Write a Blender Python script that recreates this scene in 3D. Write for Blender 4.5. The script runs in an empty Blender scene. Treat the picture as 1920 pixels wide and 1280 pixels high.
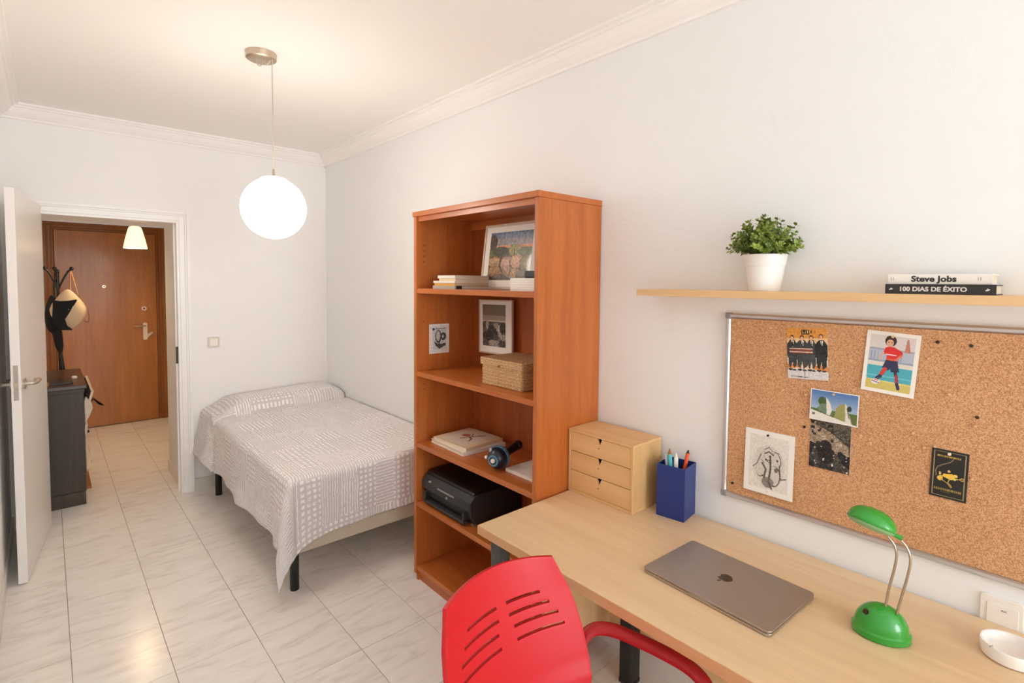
import bpy, bmesh, math, random
import numpy as np
from mathutils import Matrix, Vector, noise
R = math.radians
random.seed(7)
C = bpy.context.scene.collection

# ------------------------------------------------------------------ camera
def make_camera():
    yaw, pitch, roll = R(41.7197), R(-2.7164), R(0.4765)
    fw = Vector((math.sin(yaw)*math.cos(pitch), math.cos(yaw)*math.cos(pitch), math.sin(pitch)))
    r0 = Vector((math.cos(yaw), -math.sin(yaw), 0)); u0 = r0.cross(fw)
    r = r0*math.cos(roll) + u0*math.sin(roll); u = -r0*math.sin(roll) + u0*math.cos(roll)
    cd = bpy.data.cameras.new('camera'); co = bpy.data.objects.new('camera', cd); C.objects.link(co)
    cd.sensor_width = 36; cd.lens = 979.727/1920*36
    cd.shift_y = -(640-575.3195)/1920
    cd.clip_start = 0.02
    m = Matrix((r, u, -fw)).transposed().to_4x4()
    co.matrix_world = Matrix.Translation((-1.922, 0, 1.672)) @ m
    bpy.context.scene.camera = co
make_camera()

# ------------------------------------------------------------------ light
sc = bpy.context.scene
sc.view_settings.view_transform = 'Standard'; sc.view_settings.look = 'None'
sc.view_settings.gamma = 1; sc.view_settings.use_curve_mapping = False
sc.view_settings.exposure = 0.37
sc.cycles.max_bounces = 16; sc.cycles.diffuse_bounces = 12
w = bpy.data.worlds.new('sky'); sc.world = w; w.use_nodes = True
bg = w.node_tree.nodes['Background']; bg.inputs[0].default_value = (0.75, 0.85, 1.0, 1); bg.inputs[1].default_value = 1.0

def area(name, loc, rot, sx, sy, energy, col):
    l = bpy.data.lights.new(name, 'AREA'); l.shape = 'RECTANGLE'; l.size = sx; l.size_y = sy
    l.energy = energy; l.color = col
    o = bpy.data.objects.new(name, l); C.objects.link(o); o.location = loc; o.rotation_euler = rot
    return o
# daylight standing in the balcony window behind the camera
WX0, WX1, WZ0, WZ1, WY = -2.08, -0.45, 0.2, 2.6, -4.2
area('daylight_window', ((WX0+WX1)/2, WY-0.16, (WZ0+WZ1)/2), (R(90), 0, 0), WX1-WX0-.05, WZ1-WZ0-.05, 95, (0.86, 0.935, 0.965))
def point(name, loc, energy, col, rad):
    l = bpy.data.lights.new(name, 'POINT'); l.energy = energy; l.color = col; l.shadow_soft_size = rad; l.use_soft_falloff = False
    o = bpy.data.objects.new(name, l); C.objects.link(o); o.location = loc; return o
point('entrance_lamp_light', (-1.29, 6.0, 1.99), 15, (1.0, 0.72, 0.42), 0.03)

point('globe_lamp_light', (-1.062, 2.758, 2.031), 6.6, (1.0, .92, .83), 0.158)

# ------------------------------------------------------------------ materials
def lin(c):
    return tuple((x/255/12.92 if x/255 <= .04045 else ((x/255+.055)/1.055)**2.4) for x in c)
class NT:
    def __init__(s, name):
        s.m = bpy.data.materials.new(name); s.m.use_nodes = True; s.t = s.m.node_tree
        s.b = s.t.nodes['Principled BSDF']
    def n(s, typ, ins=None, **kw):
        nd = s.t.nodes.new(typ)
        for k, v in kw.items(): setattr(nd, k, v)
        for k, v in (ins or {}).items():
            if hasattr(v, 'is_output'): s.t.links.new(v, nd.inputs[k])
            else: nd.inputs[k].default_value = v
        return nd
    def set(s, k, v):
        if hasattr(v, 'is_output'): s.t.links.new(v, s.b.inputs[k])
        else: s.b.inputs[k].default_value = v
    def math(s, op, a, b=0.0, c=0.0):
        return s.n('ShaderNodeMath', {0: a, 1: b, 2: c}, operation=op).outputs[0]
    def coord(s, which='Object', scale=(1, 1, 1), off=None):
        tc = s.n('ShaderNodeTexCoord').outputs[which]
        ins = {'Vector': tc, 'Scale': scale}
        if off is not None: ins['Location'] = off
        return s.n('ShaderNodeMapping', ins).outputs[0]
    def ramp(s, fac, stops):
        r = s.n('ShaderNodeValToRGB', {0: fac}); e = r.color_ramp.elements
        while len(e) < len(stops): e.new(0.5)
        for i, (p, c) in enumerate(stops): e[i].position = p; e[i].color = (*c, 1)
        return r.outputs[0]
    def mix(s, f, a, b):
        nd = s.n('ShaderNodeMix', data_type='RGBA')
        for i, v in ((0, f), (6, a), (7, b)):
            if hasattr(v, 'is_output'): s.t.links.new(v, nd.inputs[i])
            else: nd.inputs[i].default_value = v if i == 0 else (*v, 1)
        return nd.outputs[2]
    def bump(s, h, strength=.3, dist=.002):
        s.t.links.new(s.n('ShaderNodeBump', {'Strength': strength, 'Distance': dist, 'Height': h}).outputs[0], s.b.inputs['Normal'])
def plain(name, rgb, rough=.5, metal=0, spec=.5, var=.05, noise_scale=30, coat=0, bump=0):
    t = NT(name); c = lin(rgb)
    nz = t.n('ShaderNodeTexNoise', {'Vector': t.coord(), 'Scale': noise_scale, 'Detail': 3.0}).outputs[0]
    t.set('Base Color', t.mix(nz, tuple(x*(1-var) for x in c), tuple(min(1, x*(1+var)) for x in c)))
    t.set('Roughness', rough); t.set('Metallic', metal); t.set('Specular IOR Level', spec)
    if coat: t.set('Coat Weight', coat); t.set('Coat Roughness', .08)
    if bump: t.bump(nz, bump, .001)
    return t.m
def wood(name, c1, c2, axis='z', rough=.4, fine=60, streak=5, coat=0.0):
    t = NT(name)
    sc_ = {'x': (1.2, streak*3, streak*3), 'y': (streak*3, 1.2, streak*3), 'z': (streak*3, streak*3, 1.2)}[axis]
    off = t.n('ShaderNodeObjectInfo').outputs['Random']
    offv = t.n('ShaderNodeCombineXYZ', {0: t.math('MULTIPLY', off, 7), 1: t.math('MULTIPLY', off, 13), 2: 0.0}).outputs[0]
    v = t.coord('Object', sc_)
    v = t.n('ShaderNodeVectorMath', {0: v, 1: offv}, operation='ADD').outputs[0]
    n1 = t.n('ShaderNodeTexNoise', {'Vector': v, 'Scale': 1.0, 'Detail': 6.0, 'Roughness': .6, 'Distortion': .6}).outputs[0]
    n2 = t.n('ShaderNodeTexNoise', {'Vector': v, 'Scale': fine/6, 'Detail': 3.0}).outputs[0]
    f = t.math('ADD', t.math('MULTIPLY', n1, .75), t.math('MULTIPLY', n2, .25))
    t.set('Base Color', t.ramp(f, [(.3, lin(c1)), (.7, lin(c2))]))
    t.set('Roughness', rough)
    if coat: t.set('Coat Weight', coat); t.set('Coat Roughness', .12)
    t.bump(n2, .08, .0006)
    return t.m
def paint(name, rgb, bump=.15, scale=90):
    t = NT(name); c = lin(rgb); v = t.coord()
    big = t.n('ShaderNodeTexNoise', {'Vector': v, 'Scale': 1.3, 'Detail': 2.0}).outputs[0]
    nz = t.n('ShaderNodeTexNoise', {'Vector': v, 'Scale': scale, 'Detail': 4.0, 'Roughness': .6}).outputs[0]
    t.set('Base Color', t.mix(big, tuple(x*.97 for x in c), c)); t.set('Roughness', .75); t.set('Specular IOR Level', .25)
    t.bump(nz, bump, .003); return t.m

M = {}
M['wall'] = paint('wall_paint', (243, 241, 240), .22, 55)
M['wall_r'] = paint('textured_wall_paint', (239, 240, 240), .5, 42)
M['ceil'] = paint('ceiling_paint', (246, 243, 239), .05)
M['plaster'] = paint('plaster_moulding', (246, 243, 240), .02)
M['wall_s'] = plain('smooth_wall_paint', (238, 236, 234), .9, spec=.1, var=.01)
M['white'] = plain('white_lacquer', (242, 240, 238), .3, var=.01)
M['leaf'] = plain('door_lacquer', (236, 231, 227), .32, var=.015)
M['chrome'] = plain('brushed_steel', (190, 182, 172), .28, metal=1)
M['nickel'] = plain('satin_nickel', (200, 185, 165), .35, metal=1)
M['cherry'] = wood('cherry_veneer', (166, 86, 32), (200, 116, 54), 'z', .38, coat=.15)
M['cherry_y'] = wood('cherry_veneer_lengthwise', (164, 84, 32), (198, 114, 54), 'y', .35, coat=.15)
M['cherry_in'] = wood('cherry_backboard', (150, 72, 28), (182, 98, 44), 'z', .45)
M['oak'] = wood('entry_door_veneer', (144, 90, 38), (170, 110, 52), 'z', .42, coat=.12)
M['oak_d'] = wood('entry_frame_veneer', (124, 74, 30), (150, 94, 42), 'z', .45)
M['beech'] = wood('beech_laminate', (216, 184, 144), (232, 204, 166), 'y', .36, streak=7)
M['beech_edge'] = wood('beech_edge_band', (200, 152, 108), (214, 168, 124), 'y', .45, streak=7)
M['beech_x'] = wood('beech_board', (216, 176, 126), (230, 194, 146), 'y', .45, streak=6)
M['birch'] = wood('birch_plywood', (214, 170, 114), (232, 192, 140), 'y', .5, streak=5)
M['birch_z'] = wood('birch_plywood_side', (208, 164, 108), (226, 186, 132), 'z', .5, streak=5)
M['ash_d'] = wood('dark_stained_wood', (50, 40, 31), (74, 60, 47), 'z', .5)
M['dark_top'] = wood('dark_chest_top', (50, 32, 20), (74, 50, 32), 'y', .3)
M['black'] = plain('black_plastic', (22, 22, 23), .35)
M['black_m'] = plain('black_powder_coat', (20, 20, 20), .4)
M['gun'] = plain('dark_grey_steel', (62, 64, 60), .4)
M['grey_dk'] = plain('printer_dark_grey', (46, 46, 48), .45)
M['silver'] = plain('silver_plastic', (170, 170, 172), .35, metal=.6)
M['red'] = plain('red_plastic', (202, 28, 38), .42, var=.02, spec=.45)
M['red_d'] = plain('red_arm_plastic', (160, 12, 20), .45, var=.02)
M['paper'] = plain('white_paper', (238, 234, 228), .7, var=.02)
M['cream'] = plain('cream_paper', (232, 218, 190), .7)
M['pages'] = plain('book_pages', (226, 212, 192), .85, var=.1, noise_scale=200)
M['blue'] = plain('navy_blue_plastic', (26, 50, 122), .35, var=.03)
M['navy'] = plain('dark_navy_plastic', (22, 28, 44), .3)
M['lblue'] = plain('grey_blue_plastic', (84, 122, 146), .35)
M['pot'] = plain('white_glazed_pot', (238, 234, 230), .3, var=.01)
M['soil'] = plain('potting_soil', (50, 40, 26), .9, var=.3, bump=.6)
M['alu'] = plain('aluminium_profile', (206, 204, 204), .32, metal=.85)
M['alu_c'] = plain('grey_corner_cap', (140, 138, 142), .4)
M['frame_w'] = wood('limed_frame_wood', (196, 176, 154), (214, 196, 176), 'y', .5)
M['laptop'] = plain('space_grey_aluminium', (176, 166, 157), .42, metal=.85, var=.01)
M['laptop_b'] = plain('laptop_base_aluminium', (186, 178, 170), .3, metal=.9, var=.01)
M['laptop_gap'] = plain('laptop_gap_rubber', (40, 38, 36), .6)
M['logo'] = plain('polished_logo', (88, 78, 68), .2, metal=.8)
M['ceramic'] = plain('white_ceramic', (240, 236, 232), .18, var=.01, coat=.3)
M['socket'] = plain('socket_plastic', (238, 232, 226), .35, var=.01)
M['switch_plate'] = plain('darker_white_plastic', (214, 206, 194), .4, var=.01)  # plate toned darker than the rocker so its outline reads
M['cord'] = plain('grey_flex', (196, 184, 168), .5)
M['canvas'] = plain('cream_canvas', (212, 190, 160), .85, bump=.3, noise_scale=60)
M['blackcloth'] = plain('black_cloth', (20, 20, 22), .85, bump=.3)
M['divan'] = plain('beige_divan_fabric', (198, 186, 168), .85, bump=.4, noise_scale=400)
M['ink'] = plain('black_ink', (48, 44, 44), .6)
M['ink_l'] = plain('grey_ink', (160, 156, 150), .6)
M['ink_w'] = plain('white_ink', (214, 208, 198), .6)
M['cover_k'] = plain('black_book_cover', (42, 38, 38), .4)
M['cover_w'] = plain('white_book_cover', (236, 230, 222), .4, var=.01)
M['cover_c'] = plain('cream_book_cover', (226, 204, 170), .5)
M['cover_y'] = plain('yellow_book_cover', (222, 168, 74), .5)
M['cover_g'] = plain('grey_book_cover', (178, 168, 156), .5)
M['teal'] = plain('teal_pen_plastic', (98, 192, 202), .35)
M['clearp'] = plain('pale_blue_pen_plastic', (196, 214, 222), .25)
M['orange'] = plain('orange_pen_plastic', (240, 92, 44), .35)
M['brass'] = plain('brass_pin', (220, 186, 136), .3, metal=.3)
M['darkpin'] = plain('dark_pin', (62, 50, 40), .35, metal=.6)
M['whitepin'] = plain('white_pin', (228, 216, 200), .35)
M['hook'] = plain('black_hook_metal', (24, 20, 18), .35)
M['tan'] = plain('tan_leather', (150, 96, 54), .6)
M['rope'] = plain('tan_cord', (176, 124, 76), .8)
M['cloth_w'] = plain('white_garment', (206, 190, 172), .9)

def green_mat(name, rgb):
    t = NT(name); t.set('Base Color', (*lin(rgb), 1)); t.set('Roughness', .18)
    t.set('Coat Weight', .5); t.set('Coat Roughness', .05); t.set('Subsurface Weight', .05); return t.m
M['green'] = green_mat('translucent_green_plastic', (40, 150, 46))
t = NT('green_diffuser'); t.set('Base Color', (*lin((150, 200, 140)), 1)); t.set('Roughness', .35); t.set('Transmission Weight', .25); M['greenlens'] = t.m
t = NT('foliage_leaf')
oi = t.n('ShaderNodeObjectInfo').outputs['Random']
nz = t.n('ShaderNodeTexNoise', {'Vector': t.coord(), 'Scale': 60.0}).outputs[0]
t.set('Base Color', t.ramp(t.math('ADD', t.math('MULTIPLY', nz, .6), t.math('MULTIPLY', oi, .4)), [(.25, lin((70, 92, 28))), (.75, lin((160, 178, 76)))]))
t.set('Roughness', .45); t.set('Subsurface Weight', .1); M['leafg'] = t.m
# lamp glass (gives off light)
def glow(name, rgb, strength, edge=None):
    t = NT(name); t.set('Base Color', (.9, .88, .84, 1)); t.set('Roughness', .25)
    t.set('Emission Color', (*rgb, 1)); t.set('Emission Strength', strength); return t.m
M['globe'] = glow('opal_globe_glass', (1.0, .93, .84), .86)
M['hallshade'] = glow('glowing_glass_shade', (1.0, .74, .36), 1.25)

# floor tile: glazed stoneware with diagonal veins, offset per tile
t = NT('marbled_floor_tile')
rnd = t.n('ShaderNodeObjectInfo').outputs['Random']
off = t.n('ShaderNodeCombineXYZ', {0: t.math('MULTIPLY', rnd, 31.7), 1: t.math('MULTIPLY', rnd, 17.3), 2: 0.0}).outputs[0]
v = t.n('ShaderNodeVectorMath', {0: t.n('ShaderNodeTexCoord').outputs['Object'], 1: off}, operation='ADD').outputs[0]
v = t.n('ShaderNodeMapping', {'Vector': v, 'Rotation': (0, 0, R(22)), 'Scale': (2.2, 9.0, 1)}).outputs[0]
n1 = t.n('ShaderNodeTexNoise', {'Vector': v, 'Scale': 1.6, 'Detail': 6.0, 'Roughness': .62, 'Distortion': 1.1}).outputs[0]
n2 = t.n('ShaderNodeTexNoise', {'Vector': v, 'Scale': 4.5, 'Detail': 3.0, 'Distortion': .6}).outputs[0]
vein = t.ramp(n1, [(.36, lin((222, 216, 211))), (.47, lin((235, 231, 227))), (.7, lin((242, 239, 236)))])
t.set('Base Color', t.mix(t.math('MULTIPLY', n2, .25), vein, lin((244, 241, 238))))
t.set('Roughness', .21); t.set('Specular IOR Level', .25)
t.bump(n2, .03, .0005); M['tile'] = t.m
M['grout'] = plain('floor_grout', (168, 150, 132), .8)
M['grout_w'] = plain('pale_skirting_tile', (222, 216, 208), .3, var=.03)

# cork
t = NT('cork_sheet'); v = t.coord()
vo = t.n('ShaderNodeTexVoronoi', {'Vector': v, 'Scale': 380.0, 'Randomness': 1.0})
n1 = t.n('ShaderNodeTexNoise', {'Vector': v, 'Scale': 420.0, 'Detail': 3.0, 'Distortion': 2.5}).outputs[0]
n2 = t.n('ShaderNodeTexNoise', {'Vector': v, 'Scale': 5.0, 'Detail': 2.0}).outputs[0]
rr = t.n('ShaderNodeSeparateColor', {0: vo.outputs['Color']}).outputs[0]
f = t.math('ADD', t.math('MULTIPLY', rr, .5), t.math('ADD', t.math('MULTIPLY', n1, .4), t.math('MULTIPLY', n2, .15)))
t.set('Base Color', t.ramp(f, [(.12, lin((140, 92, 56))), (.5, lin((198, 146, 103))), (.92, lin((232, 188, 146)))]))
t.set('Roughness', .9); t.bump(f, .4, .0015); M['cork'] = t.m

# woven seagrass
t = NT('woven_seagrass'); v = t.coord()
wv = t.n('ShaderNodeTexWave', {'Vector': v, 'Scale': 60.0, 'Distortion': 3.0, 'Detail': 2.0, 'Detail Scale': 3.0}, bands_direction='Z').outputs[0]
n1 = t.n('ShaderNodeTexNoise', {'Vector': v, 'Scale': 140.0, 'Detail': 3.0}).outputs[0]
f = t.math('ADD', t.math('MULTIPLY', wv, .55), t.math('MULTIPLY', n1, .5))
t.set('Base Color', t.ramp(f, [(.2, lin((152, 108, 68))), (.5, lin((212, 170, 124))), (.8, lin((238, 204, 160)))]))
t.set('Roughness', .85); t.bump(f, .7, .004); M['weave'] = t.m

# bedspread: patchwork print of stripes and checks on grey-beige
def spread_mat():
    t = NT('patchwork_print_cotton')
    uv = t.n('ShaderNodeTexCoord').outputs['UV']
    wob = t.n('ShaderNodeTexNoise', {'Vector': uv, 'Scale': 22.0, 'Detail': 2.0}).outputs['Color']
    wobv = t.n('ShaderNodeVectorMath', {0: wob, 1: (.011, .011, 0)}, operation='MULTIPLY').outputs[0]
    uvw = t.n('ShaderNodeVectorMath', {0: uv, 1: wobv}, operation='ADD').outputs[0]
    sp = t.n('ShaderNodeSeparateXYZ', {0: uvw}); U, V = sp.outputs[0], sp.outputs[1]
    def block(cu, cv, ou, ov, seed):
        # rows shift against one another like a patchwork
        rv = t.math('FLOOR', t.math('DIVIDE', t.math('ADD', V, ov), cv))
        sh = t.math('MULTIPLY', t.math('FRACT', t.math('MULTIPLY', rv, .37)), cu)
        ru = t.math('FLOOR', t.math('DIVIDE', t.math('ADD', t.math('ADD', U, sh), ou), cu))
        cell = t.n('ShaderNodeCombineXYZ', {0: ru, 1: rv, 2: float(seed)}).outputs[0]
        return t.n('ShaderNodeTexWhiteNoise', {'Vector': cell}, noise_dimensions='3D').outputs
    wn = block(.24, .19, 5.0, 5.0, 3)
    wn2 = block(.11, .27, 5.03, 5.05, 8)
    pick = t.math('GREATER_THAN', wn2['Value'], .62)
    def sel(a, b): return t.math('ADD', t.math('MULTIPLY', a, t.math('SUBTRACT', 1.0, pick)), t.math('MULTIPLY', b, pick))
    rv = sel(wn['Value'], wn2['Value'])
    c1 = t.n('ShaderNodeSeparateColor', {0: wn['Color']}); c2 = t.n('ShaderNodeSeparateColor', {0: wn2['Color']})
    kind = sel(c1.outputs[1], c2.outputs[1]); fr = sel(c1.outputs[2], c2.outputs[2])
    freq = t.math('ADD', 240.0, t.math('MULTIPLY', fr, 300.0))
    su = t.math('SINE', t.math('MULTIPLY', U, freq)); sv = t.math('SINE', t.math('MULTIPLY', V, freq))
    thr = t.math('ADD', -.1, t.math('MULTIPLY', rv, .75))
    a = t.n('ShaderNodeMapRange', {0: su, 1: thr, 2: t.math('ADD', thr, .25)}).outputs[0]
    b = t.n('ShaderNodeMapRange', {0: sv, 1: thr, 2: t.math('ADD', thr, .25)}).outputs[0]
    useU = t.math('LESS_THAN', kind, .45); useV = t.math('MULTIPLY', t.math('GREATER_THAN', kind, .45), t.math('LESS_THAN', kind, .74))
    useC = t.math('GREATER_THAN', kind, .74)
    bu = t.math('SINE', t.math('MULTIPLY', U, 210.0)); bv = t.math('SINE', t.math('MULTIPLY', V, 210.0))
    au = t.n('ShaderNodeMapRange', {0: bu, 1: -.35, 2: -.05}).outputs[0]; av = t.n('ShaderNodeMapRange', {0: bv, 1: -.35, 2: -.05}).outputs[0]
    chk = t.math('MULTIPLY', au, av)
    pat = t.math('ADD', t.math('ADD', t.math('MULTIPLY', a, useU), t.math('MULTIPLY', b, useV)), t.math('MULTIPLY', chk, useC))
    fade = t.n('ShaderNodeTexNoise', {'Vector': uv, 'Scale': 45.0, 'Detail': 3.0}).outputs[0]
    fade = t.n('ShaderNodeMapRange', {0: fade, 1: .3, 2: .5}).outputs[0]
    pat = t.math('MULTIPLY', pat, fade)
    crinkle = t.n('ShaderNodeTexNoise', {'Vector': uv, 'Scale': 90.0, 'Detail': 4.0, 'Distortion': 1.0}).outputs[0]
    t.set('Base Color', t.mix(pat, lin((213, 209, 209)), lin((254, 253, 253))))
    t.set('Roughness', .9); t.set('Specular IOR Level', .15); t.set('Sheen Weight', .1)
    t.bump(t.math('ADD', t.math('MULTIPLY', pat, .5), crinkle), .55, .004)
    return t.m
M['spread'] = spread_mat()
t = NT('printed_paper')
ca = t.n('ShaderNodeVertexColor', layer_name='ink').outputs[0]; t.set('Base Color', ca); t.set('Roughness', .55); M['print'] = t.m
t = NT('glazed_print')
ca = t.n('ShaderNodeVertexColor', layer_name='ink').outputs[0]; t.set('Base Color', ca); t.set('Roughness', .4); t.set('Coat Weight', .6); t.set('Coat Roughness', .05); M['print_g'] = t.m

# ------------------------------------------------------------------ mesh helpers
BASE = {}
def base_of(p):
    while p is not None and p.parent is not None: p = p.parent
    return BASE.get(p.name, Vector((0, 0, 0))) if p is not None else Vector((0, 0, 0))
def obj(name, bm, mat, parent=None, smooth=False, local=False, bevel=0, loc=None):
    """link a bmesh as one object; vertices are world coordinates unless local"""
    if parent is not None and not local: bm.transform(Matrix.Translation(-base_of(parent)))
    if loc is not None: bm.transform(Matrix.Translation(-Vector(loc)))
    bmesh.ops.recalc_face_normals(bm, faces=bm.faces[:])
    me = bpy.data.meshes.new(name); bm.to_mesh(me); bm.free()
    me.materials.append(M[mat])
    if smooth:
        for p in me.polygons: p.use_smooth = True
        me.set_sharp_from_angle(angle=R(38))
    o = bpy.data.objects.new(name, me); C.objects.link(o)
    if parent is not None: o.parent = parent
    if loc is not None: o.location = loc; BASE[o.name] = Vector(loc)
    if bevel:
        b = o.modifiers.new('edge', 'BEVEL'); b.width = bevel; b.segments = 2; b.limit_method = 'ANGLE'
    return o
def tag(o, label=None, cat=None, group=None, kind=None):
    if label: o['label'] = label
    if cat: o['category'] = cat
    if group: o['group'] = group
    if kind: o['kind'] = kind
    return o
def thing(name, loc, label, cat, group=None, rot=None, kind=None):
    o = bpy.data.objects.new(name, None); C.objects.link(o); o.location = loc
    if rot is not None: o.rotation_euler = rot
    o.empty_display_size = .05
    BASE[o.name] = Vector(loc)
    return tag(o, label, cat, group, kind)
def bx(x0, x1, y0, y1, z0, z1, bm=None):
    bm = bm or bmesh.new()
    vs = [bm.verts.new(p) for p in [(x0,y0,z0),(x1,y0,z0),(x1,y1,z0),(x0,y1,z0),(x0,y0,z1),(x1,y0,z1),(x1,y1,z1),(x0,y1,z1)]]
    for f in [(0,3,2,1),(4,5,6,7),(0,1,5,4),(1,2,6,5),(2,3,7,6),(3,0,4,7)]: bm.faces.new([vs[i] for i in f])
    return bm
def boxes(lst):
    bm = bmesh.new()
    for b in lst: bx(*b, bm=bm)
    return bm
def lathe(prof, n=32, cx=0, cy=0, bm=None, sx=1, sy=1, ang=0):
    """prof: (radius, z) list, turned about the vertical axis"""
    bm = bm or bmesh.new(); rings = []
    for r, z in prof:
        if r < 1e-6: rings.append([bm.verts.new((cx, cy, z))]); continue
        ring = []
        for i in range(n):
            a = 2*math.pi*i/n; x, y = r*sx*math.cos(a), r*sy*math.sin(a)
            ring.append(bm.verts.new((cx + x*math.cos(ang)-y*math.sin(ang), cy + x*math.sin(ang)+y*math.cos(ang), z)))
        rings.append(ring)
    for a, b in zip(rings, rings[1:]):
        for i in range(n):
            j = (i+1) % n
            if len(a) == 1 and len(b) == 1: continue
            if len(a) == 1: bm.faces.new((a[0], b[i], b[j]))
            elif len(b) == 1: bm.faces.new((a[i], a[j], b[0]))
            else: bm.faces.new((a[i], a[j], b[j], b[i]))
    return bm
def tube(pts, rad, n=10, bm=None, flat=None, up=(0, 0, 1), closed=False):
    """sweep a circle (or an ellipse rad x flat) along points"""
    bm = bm or bmesh.new(); pts = [Vector(p) for p in pts]; rings = []
    rads = rad if isinstance(rad, (list, tuple)) else [rad]*len(pts)
    N = len(pts); prev = None
    for i, p in enumerate(pts):
        if closed: d = pts[(i+1) % N]-pts[i-1]
        else: d = (pts[min(i+1, N-1)]-pts[max(i-1, 0)])
        d.normalize()
        u = prev if prev is not None else Vector(up)
        s = d.cross(u)
        if s.length < 1e-4: s = d.cross(Vector((1, 0, 0)))
        s.normalize(); u2 = s.cross(d).normalized(); prev = u2
        f = (flat if flat else rads[i])
        rings.append([bm.verts.new(p + s*math.cos(2*math.pi*k/n)*rads[i] + u2*math.sin(2*math.pi*k/n)*f) for k in range(n)])
    for i in range(N if closed else N-1):
        a, b = rings[i], rings[(i+1) % N]
        for k in range(n): bm.faces.new((a[k], a[(k+1) % n], b[(k+1) % n], b[k]))
    if not closed: bm.faces.new(rings[0][::-1]); bm.faces.new(rings[-1])
    return bm
def smooth_path(pts, n=8):
    """Catmull-Rom through the points"""
    P = [Vector(p) for p in pts]; P = [P[0]*2-P[1]] + P + [P[-1]*2-P[-2]]; out = []
    for i in range(1, len(P)-2):
        for k in range(n):
            t_ = k/n; a, b, c, d = P[i-1], P[i], P[i+1], P[i+2]
            out.append(.5*((2*b)+(c-a)*t_+(2*a-5*b+4*c-d)*t_*t_+(3*b-a-3*c+d)*t_**3))
    out.append(P[-2]); return out
def ball(c, r, bm=None, n=16, sx=1, sy=1, sz=1):
    bm = bm or bmesh.new()
    bmesh.ops.create_uvsphere(bm, u_segments=n, v_segments=max(6, n//2), radius=1,
        matrix=Matrix.Translation(c) @ Matrix.Diagonal((r*sx, r*sy, r*sz, 1)))
    return bm
def prism(poly, z0, z1, bm=None):
    bm = bm or bmesh.new(); a = [bm.verts.new((x, y, z0)) for x, y in poly]; b = [bm.verts.new((x, y, z1)) for x, y in poly]
    bm.faces.new(a[::-1]); bm.faces.new(b); n = len(poly)
    for i in range(n): bm.faces.new((a[i], a[(i+1) % n], b[(i+1) % n], b[i]))
    return bm
def rrect(w_, h_, r, n=6, cx=0, cy=0):
    out = []
    for qx, qy, a0 in ((1, 1, 0), (-1, 1, 90), (-1, -1, 180), (1, -1, 270)):
        for k in range(n+1):
            a = R(a0+90*k/n); out.append((cx+qx*(w_/2-r)+r*math.cos(a), cy+qy*(h_/2-r)+r*math.sin(a)))
    return out
def extr(prof, y0, y1, to, bm=None):
    """profile (p,q) swept from y0 to y1; to(p,q,y) gives the point"""
    bm = bm or bmesh.new(); a = [bm.verts.new(to(p, q, y0)) for p, q in prof]; b = [bm.verts.new(to(p, q, y1)) for p, q in prof]
    n = len(prof)
    for i in range(n): bm.faces.new((a[i], a[(i+1) % n], b[(i+1) % n], b[i]))
    bm.faces.new(a[::-1]); bm.faces.new(b); return bm
def struct(name, bm, mat, label, cat='wall', **k):
    return tag(obj(name, bm, mat, **k), label, cat, kind='structure')

# ------------------------------------------------------------------ room shell
YB, ZC, XL, YF = 4.7207, 2.79, -2.13, WY
T = .1
XO0, XO1, ZO = -1.958, -1.166, 2.1055         # doorway in the back wall
struct('wall_back', boxes([(XL-T, XO0, YB, YB+T, 0, ZC), (XO1, T, YB, YB+T, 0, ZC), (XO0, XO1, YB, YB+T, ZO, ZC)]), 'wall',
       'white painted end wall with the doorway behind the bed', 'wall')
struct('wall_right', bx(0, T, YF-T, YB, 0, ZC), 'wall_r', 'long white textured wall behind desk, bookcase and bed', 'wall')
struct('wall_left', bx(XL-T, XL, YF-T, YB, 0, ZC), 'wall_s', 'white wall behind the open white door', 'wall')
struct('wall_front', boxes([(XL, WX0, YF-T, YF, 0, ZC), (WX1, 0, YF-T, YF, 0, ZC), (WX0, WX1, YF-T, YF, 0, WZ0), (WX0, WX1, YF-T, YF, WZ1, ZC)]), 'wall',
       'white window wall opposite the doorway', 'wall')
struct('ceiling', bx(XL-T, T, YF-T, YB+T, ZC, ZC+T), 'ceil', 'plain cream-white bedroom ceiling', 'ceiling')
wn_ = thing('window_1', ((WX0+WX1)/2, YF-.05, WZ0), 'white framed balcony window lighting the room', 'window', kind='structure')
xm = (WX0+WX1)/2
obj('window_frame', boxes([(WX0, WX0+.06, YF-.09, YF-.02, WZ0, WZ1), (WX1-.06, WX1, YF-.09, YF-.02, WZ0, WZ1), (xm-.04, xm+.04, YF-.09, YF-.02, WZ0, WZ1),
    (WX0+.06, xm-.04, YF-.09, YF-.02, WZ0, WZ0+.06), (xm+.04, WX1-.06, YF-.09, YF-.02, WZ0, WZ0+.06),
    (WX0+.06, xm-.04, YF-.09, YF-.02, WZ1-.06, WZ1), (xm+.04, WX1-.06, YF-.09, YF-.02, WZ1-.06, WZ1)]), 'white', wn_)

# crown moulding
cp = [(0, 2.70), (.016, 2.70), (.02, 2.712), (.034, 2.72), (.056, 2.738), (.068, 2.756), (.072, 2.764), (.084, 2.766), (.086, 2.776), (.104, 2.778), (.106, 2.79), (0, 2.79)]
struct('trim_1', extr(cp, XL, 0, lambda p, q, x: (x, YB-p, q)), 'plaster', 'white plaster crown moulding above the doorway wall', 'moulding')
struct('trim_2', extr(cp, YF, YB, lambda p, q, y: (-p, y, q)), 'plaster', 'white plaster crown moulding along the long desk wall', 'moulding')
struct('trim_3', extr(cp, YF, YB, lambda p, q, y: (XL+p, y, q)), 'plaster', 'white plaster crown moulding over the open door', 'moulding')
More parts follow.
